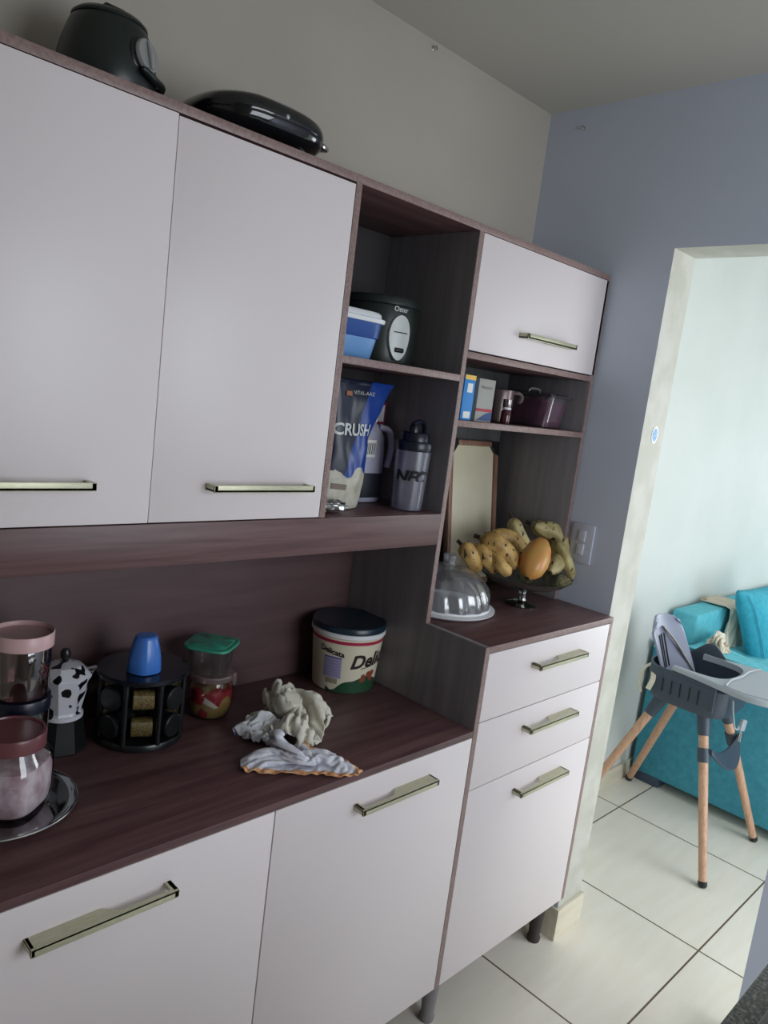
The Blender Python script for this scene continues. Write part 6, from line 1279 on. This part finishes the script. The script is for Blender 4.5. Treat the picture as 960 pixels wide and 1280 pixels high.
-10,-16,57,-20,-7,47,-30,5,57,-39,18,51,-46,31,42,-58,38,31,-60,41,13,-71,45,29,-83,56,37,-95,69,38,-104,83,29,-101,95,17,-110,106,6,-127,111,2,140,
-102,2,138,-99,20,120,-93,23,113,-89,36,115,-80,53,100,-76,40,85,-73,42,86,-68,61,71,-60,70,55,-56,75,39,-50,72,25,-41,68,16,-28,65,5,-21,51,2,-19,68,
5,-19,86,-12,-8,84,-17,-1,67,-6,1,53,-16,8,43,-28,20,35,-35,32,25,-45,48,28,-49,54,13,-66,57,14,-70,69,30,-82,83,36,-95,94,42,-110,101,33,-119,113,21,
-119,126,7,124,-94,11,141,-85,10,135,-82,27,117,-76,28,119,-66,42,106,-64,53,94,-59,39,78,-58,45,76,-46,58,65,-40,71,48,-34,69,33,-26,75,29,-18,58,16,
-7,50,5,-1,64,16,-6,80,1,4,85,-12,14,76,-3,18,59,-9,25,45,-26,31,51,-35,43,40,-28,54,25,-44,63,25,-54,69,12,-71,77,12,-84,89,18,-84,103,32,-97,114,36,
-112,126,33,-108,136,16,128,-79,0,125,-74,17,141,-65,24,125,-62,33,107,-61,27,110,-50,43,99,-46,55,83,-42,41,67,-36,44,56,-30,56,59,-18,71,45,-12,80,
32,-5,70,26,5,54,11,15,61,24,9,75,13,18,85,-3,29,82,-7,34,66,-1,38,48,-17,46,55,-34,54,54,-31,65,39,-35,78,26,-46,84,14,-63,91,19,-75,99,7,-87,110,14,
-93,125,22,-95,133,39,-107,145,33,146,-72,0,128,-65,1,127,-56,15,127,-46,30,113,-50,16,100,-48,26,101,-34,42,92,-30,56,75,-23,57,61,-19,44,50,-10,55,
57,-1,72,43,9,75,39,16,58,22,26,54,27,27,71,21,33,86,5,43,83,-6,51,72,2,55,54,-9,57,40,-21,69,52,-38,76,54,-48,84,40,-39,93,26,-49,100,13,-62,111,7,
-76,122,6,-76,131,23,-84,145,33,-94,157,36,152,-64,14,142,-53,1,127,-42,2,131,-33,17,114,-32,16,105,-32,28,88,-29,27,95,-18,44,86,-9,55,71,-4,47,54,4,
46,62,13,61,57,20,77,42,28,74,40,33,55,22,41,62,30,47,78,17,56,83,2,65,78,-8,68,65,-4,72,46,-17,77,35,-24,88,50,-41,95,53,-52,100,41,-52,112,27,-51,
124,14,-60,132,1,-77,142,6,-82,155,18,-79,166,32,155,-49,24,154,-42,7,140,-31,1,127,-18,5,124,-19,24,109,-19,16,90,-16,16,82,-11,30,91,1,42,81,10,52,
64,18,44,51,25,52,65,31,66,54,40,77,41,46,68,34,48,50,28,59,64,28,71,79,15,66,65,5,80,69,-10,84,59,-9,91,40,-24,96,32,-30,106,47,-47,114,50,-59,123,41,
-63,133,27,-51,140,14,-60,150,2,-72,164,6,-70,176,20,160,-35,32,163,-29,15,153,-18,5,140,-11,16,124,-1,19,112,-4,7,96,-1,11,99,-3,28,83,9,25,76,21,35,
78,29,52,62,34,41,65,45,55,63,54,71,47,63,71,47,61,51,30,70,51,35,82,67,19,82,58,4,83,49,4,98,62,-14,102,57,-15,110,39,-28,116,30,-32,123,47,-45,133,
39,-59,144,40,-58,153,24,-46,156,11,-53,169,2,-63,184,5,168,-21,37,157,-15,25,161,-4,10,146,0,3,128,5,3,112,13,2,98,18,15,110,11,28,95,22,30,80,34,27,
88,41,43,72,47,37,58,57,44,70,64,59,61,74,71,47,78,61,46,77,43,32,89,49,22,101,57,16,92,40,2,103,43,-3,116,57,-18,125,52,-16,128,32,-32,133,30,-33,144,
46,-49,157,48,-54,166,35,-40,167,22,-38,174,7,-45,190,5,178,-10,25,164,-4,36,151,1,26,149,14,12,137,19,1,122,24,10,106,33,9,119,26,25,106,33,36,95,42,
21,94,54,36,84,60,47,70,63,33,63,75,45,68,85,60,53,94,62,52,94,43,37,97,34,31,111,45,16,109,37,11,116,52,0,127,42,-7,140,54,-17,145,41,-20,142,23,-32,
152,29,-31,162,46,-45,175,47,-47,182,29,-32,185,19,-28,187,3,188,5,29,173,11,35,159,17,25,143,25,27,147,31,9,131,39,7,115,47,6,125,44,23,115,48,38,106,
56,22,90,67,22,93,73,41,78,79,30,62,87,33,72,96,48,66,106,61,50,109,54,47,112,35,30,117,28,16,127,32,24,128,49,12,138,54,3,146,38,-7,159,35,-12,158,19,
-25,168,25,-18,172,42,-29,185,49,-39,195,37,-39,202,20,-21,197,14,186,15,13,183,25,29,167,28,37,159,34,20,147,48,17,140,53,2,124,62,3,120,60,19,129,58,
36,111,64,39,107,74,22,93,84,24,87,93,39,75,94,23,64,105,33,74,114,48,60,123,56,45,127,46,42,130,28,25,139,24,28,145,43,22,153,57,8,162,48,9,167,29,0,
171,15,-16,182,18,-8,185,37,-14,195,50,-27,208,44,-23,207,26,-28,214,9,192,29,5,178,34,13,174,42,31,157,49,30,160,58,13,148,67,3,134,72,13,121,79,23,
135,75,35,120,77,46,107,85,36,105,96,20,96,106,31,83,109,19,68,117,21,76,127,36,65,137,47,48,145,50,41,147,33,35,151,16,23,156,29,26,166,46,15,178,54,
5,184,39,9,183,20,-3,191,11,-10,200,26,-2,205,43,-13,218,49,-22,223,33,-20,228,15,196,45,2,180,48,5,173,57,20,167,62,37,153,67,29,160,77,12,143,85,13,
127,94,16,137,93,34,128,91,50,111,98,48,114,106,30,104,114,18,92,123,25,79,123,11,66,129,19,63,144,30,60,157,43,44,166,38,43,167,18,25,171,20,33,179,
36,28,190,50,14,199,44,17,200,25,9,205,9,-5,214,17,4,219,33,0,230,48,-16,238,41,-15,243,22,202,62,6,184,66,7,191,62,26,175,75,28,162,78,39,155,89,26,
153,100,12,136,107,11,129,108,28,135,107,47,120,110,56,105,114,45,110,125,31,105,133,16,89,139,10,73,144,17,58,152,14,66,162,27,61,177,37,45,184,29,36,
183,11,28,191,25,40,196,39,29,209,46,17,215,34,22,216,15,8,224,7,-3,231,21,10,237,34,0,248,44,-15,256,37,206,74,20,197,78,3,187,80,16,188,88,34,171,93,
33,156,102,39,160,113,22,145,122,18,129,127,26,139,125,45,124,128,56,105,127,56,95,127,41,103,142,33,99,152,20,85,157,9,68,159,2,56,166,13,68,179,21,
59,194,22,48,197,6,34,205,13,47,209,27,41,220,40,25,229,40,30,232,21,20,238,7,2,243,8,13,249,22,13,260,37,-2,268,30,207,92,23,202,95,4,184,95,7,193,
100,21,184,106,36,172,110,47,156,115,41,155,130,32,143,135,18,136,141,33,122,131,38,114,141,49,96,142,50,84,142,38,94,157,35,79,162,27,82,169,10,68,
173,1,55,182,9,70,193,6,63,208,13,48,210,1,40,220,13,45,231,24,40,237,42,28,246,32,26,253,15,14,256,3,-2,257,15,14,267,21,14,276,35,)),
}

def cloth(name, key, loc, rz, sc, mats, label, cat, pick=None, thick=.0022, flipz=False, parent=None, subdiv=1):
    nu, nv, s = CL[key]; n = nu*nv
    P = [(s[3*i]/2000*sc[0], s[3*i+1]/2000*sc[1], s[3*i+2]/2000*sc[2]+thick+.0005) for i in range(n)]
    c, sn = math.cos(rz), math.sin(rz)
    me = bpy.data.meshes.new(name)
    me.from_pydata([(x*c-y*sn, x*sn+y*c, z) for x, y, z in P], [], [(i*nv+j, i*nv+j+1, (i+1)*nv+j+1, (i+1)*nv+j) for i in range(nu-1) for j in range(nv-1)])
    for m_ in mats: me.materials.append(m_)
    k = 0
    for i in range(nu-1):
        for j in range(nv-1):
            if pick: me.polygons[k].material_index = pick(i, j, nu-1, nv-1)
            me.polygons[k].use_smooth = True; k += 1
    o = bpy.data.objects.new(name, me); COL.objects.link(o); o.location = loc
    if parent: o.parent = parent
    a = o.modifiers.new('subdivide', 'SUBSURF'); a.levels = subdiv; a.render_levels = subdiv+1
    b = o.modifiers.new('thickness', 'SOLIDIFY'); b.thickness = thick; b.offset = 0
    if label: tag(o, label, cat)
    return o
def fabric(name, c1, c2, scale=240, rough=.95, bump=.35):
    return noisy(mat(name, c1, rough, spec=.2), c1, c2, scale, bump=bump, detail=2, bdist=.0015)
def printed(name, base, spots):
    """cloth with printed blotches"""
    m = mat(name, base, .95, spec=.2); n, l, b = nodes(m); tc = n.new('ShaderNodeTexCoord'); prev = None
    for k, (c_, sc_, th_) in enumerate(spots):
        t_ = n.new('ShaderNodeTexNoise'); t_.inputs['Scale'].default_value = sc_; t_.inputs['Detail'].default_value = 1.5
        mp_ = n.new('ShaderNodeMapping'); mp_.inputs['Location'].default_value = (3.1*k, 1.7*k, .6*k)
        r = n.new('ShaderNodeValToRGB'); r.color_ramp.elements[0].position = th_; r.color_ramp.elements[1].position = th_+.03
        mx = n.new('ShaderNodeMixRGB'); mx.inputs[1].default_value = rgb(base); mx.inputs[2].default_value = rgb(c_)
        l.new(tc.outputs['Object'], mp_.inputs[0]); l.new(mp_.outputs[0], t_.inputs[0]); l.new(t_.outputs[0], r.inputs[0]); l.new(r.outputs[0], mx.inputs[0])
        if prev: l.new(prev.outputs[0], mx.inputs[1])
        prev = mx
    l.new(prev.outputs[0], b.inputs['Base Color']); return m
towel_w = fabric('white_towelling', (232, 232, 240), (216, 218, 230)); lace = fabric('orange_lace', (232, 188, 146), (206, 132, 84), 120)
cream = printed('cream_dishcloth', (222, 218, 204), [((206, 170, 60), 16, .70), ((120, 116, 110), 40, .72)])
floral = printed('blue_floral_cloth', (220, 222, 226), [((104, 120, 190), 30, .60), ((206, 206, 150), 22, .68)])
cloth('dish_towel', 'long', (-1.068, -.335, ZW), -1.05, (.76, .60, .50), [towel_w, lace],
      'white dish towel with orange crochet trim crumpled at the worktop front edge', 'towel', lambda i, j, a, b: 1 if (j < 2 or i > a-3) else 0)
cloth('dish_cloth', 'heap', (-.990, -.190, ZW), .9, (.86, .80, 1.45), [cream], 'cream dishcloth twisted into a heap behind the orange trimmed towel', 'cloth')
cloth('printed_cloth', 'small', (-1.058, -.185, ZW), 1.2, (.50, .50, 1.35), [floral], 'white cloth with blue floral print bunched left of the cream dishcloth', 'cloth')
# beige throw over the sofa back, its end rolled on the seat cover
bo = Vector((1.78, -.15, .60))
beige = printed('beige_throw', (226, 214, 196), [((196, 160, 130), 26, .66)])
t = thing('beige_throw', (1.72, -.15, .60), 'beige patterned throw hanging over the sofa back beside the turquoise cushion', 'throw')
m = MB((1.72, -.15, .60))
def drape(u, v):
    L0 = v*.42; x = lerp(1.70, 1.88, u)-.10*max(0, v-.45)**1.0*(1.2-u)
    w_ = .018*math.sin(u*15+v*3)+.008*math.sin(u*29-v*5)
    if L0 < .12: y, z = lerp(.0, -.13, L0/.12)-.005, .812+.4*abs(w_)
    else: y, z = -.142-abs(w_)*1.1-.06*max(0, (L0-.2)), .812-(L0-.12)*.72
    return Vector((x, y, z))
m.grid(drape, 40, 40); m.build('hanging_part', beige, t, angle=180, mods=(('SOLIDIFY', dict(thickness=.004, offset=1)),))
o = cloth('rolled_end', 'long', Vector((1.47, -.215, .684))-Vector((1.72, -.15, .60)), .25, (.95, .42, .75), [beige], None, None, parent=t, thick=.003)
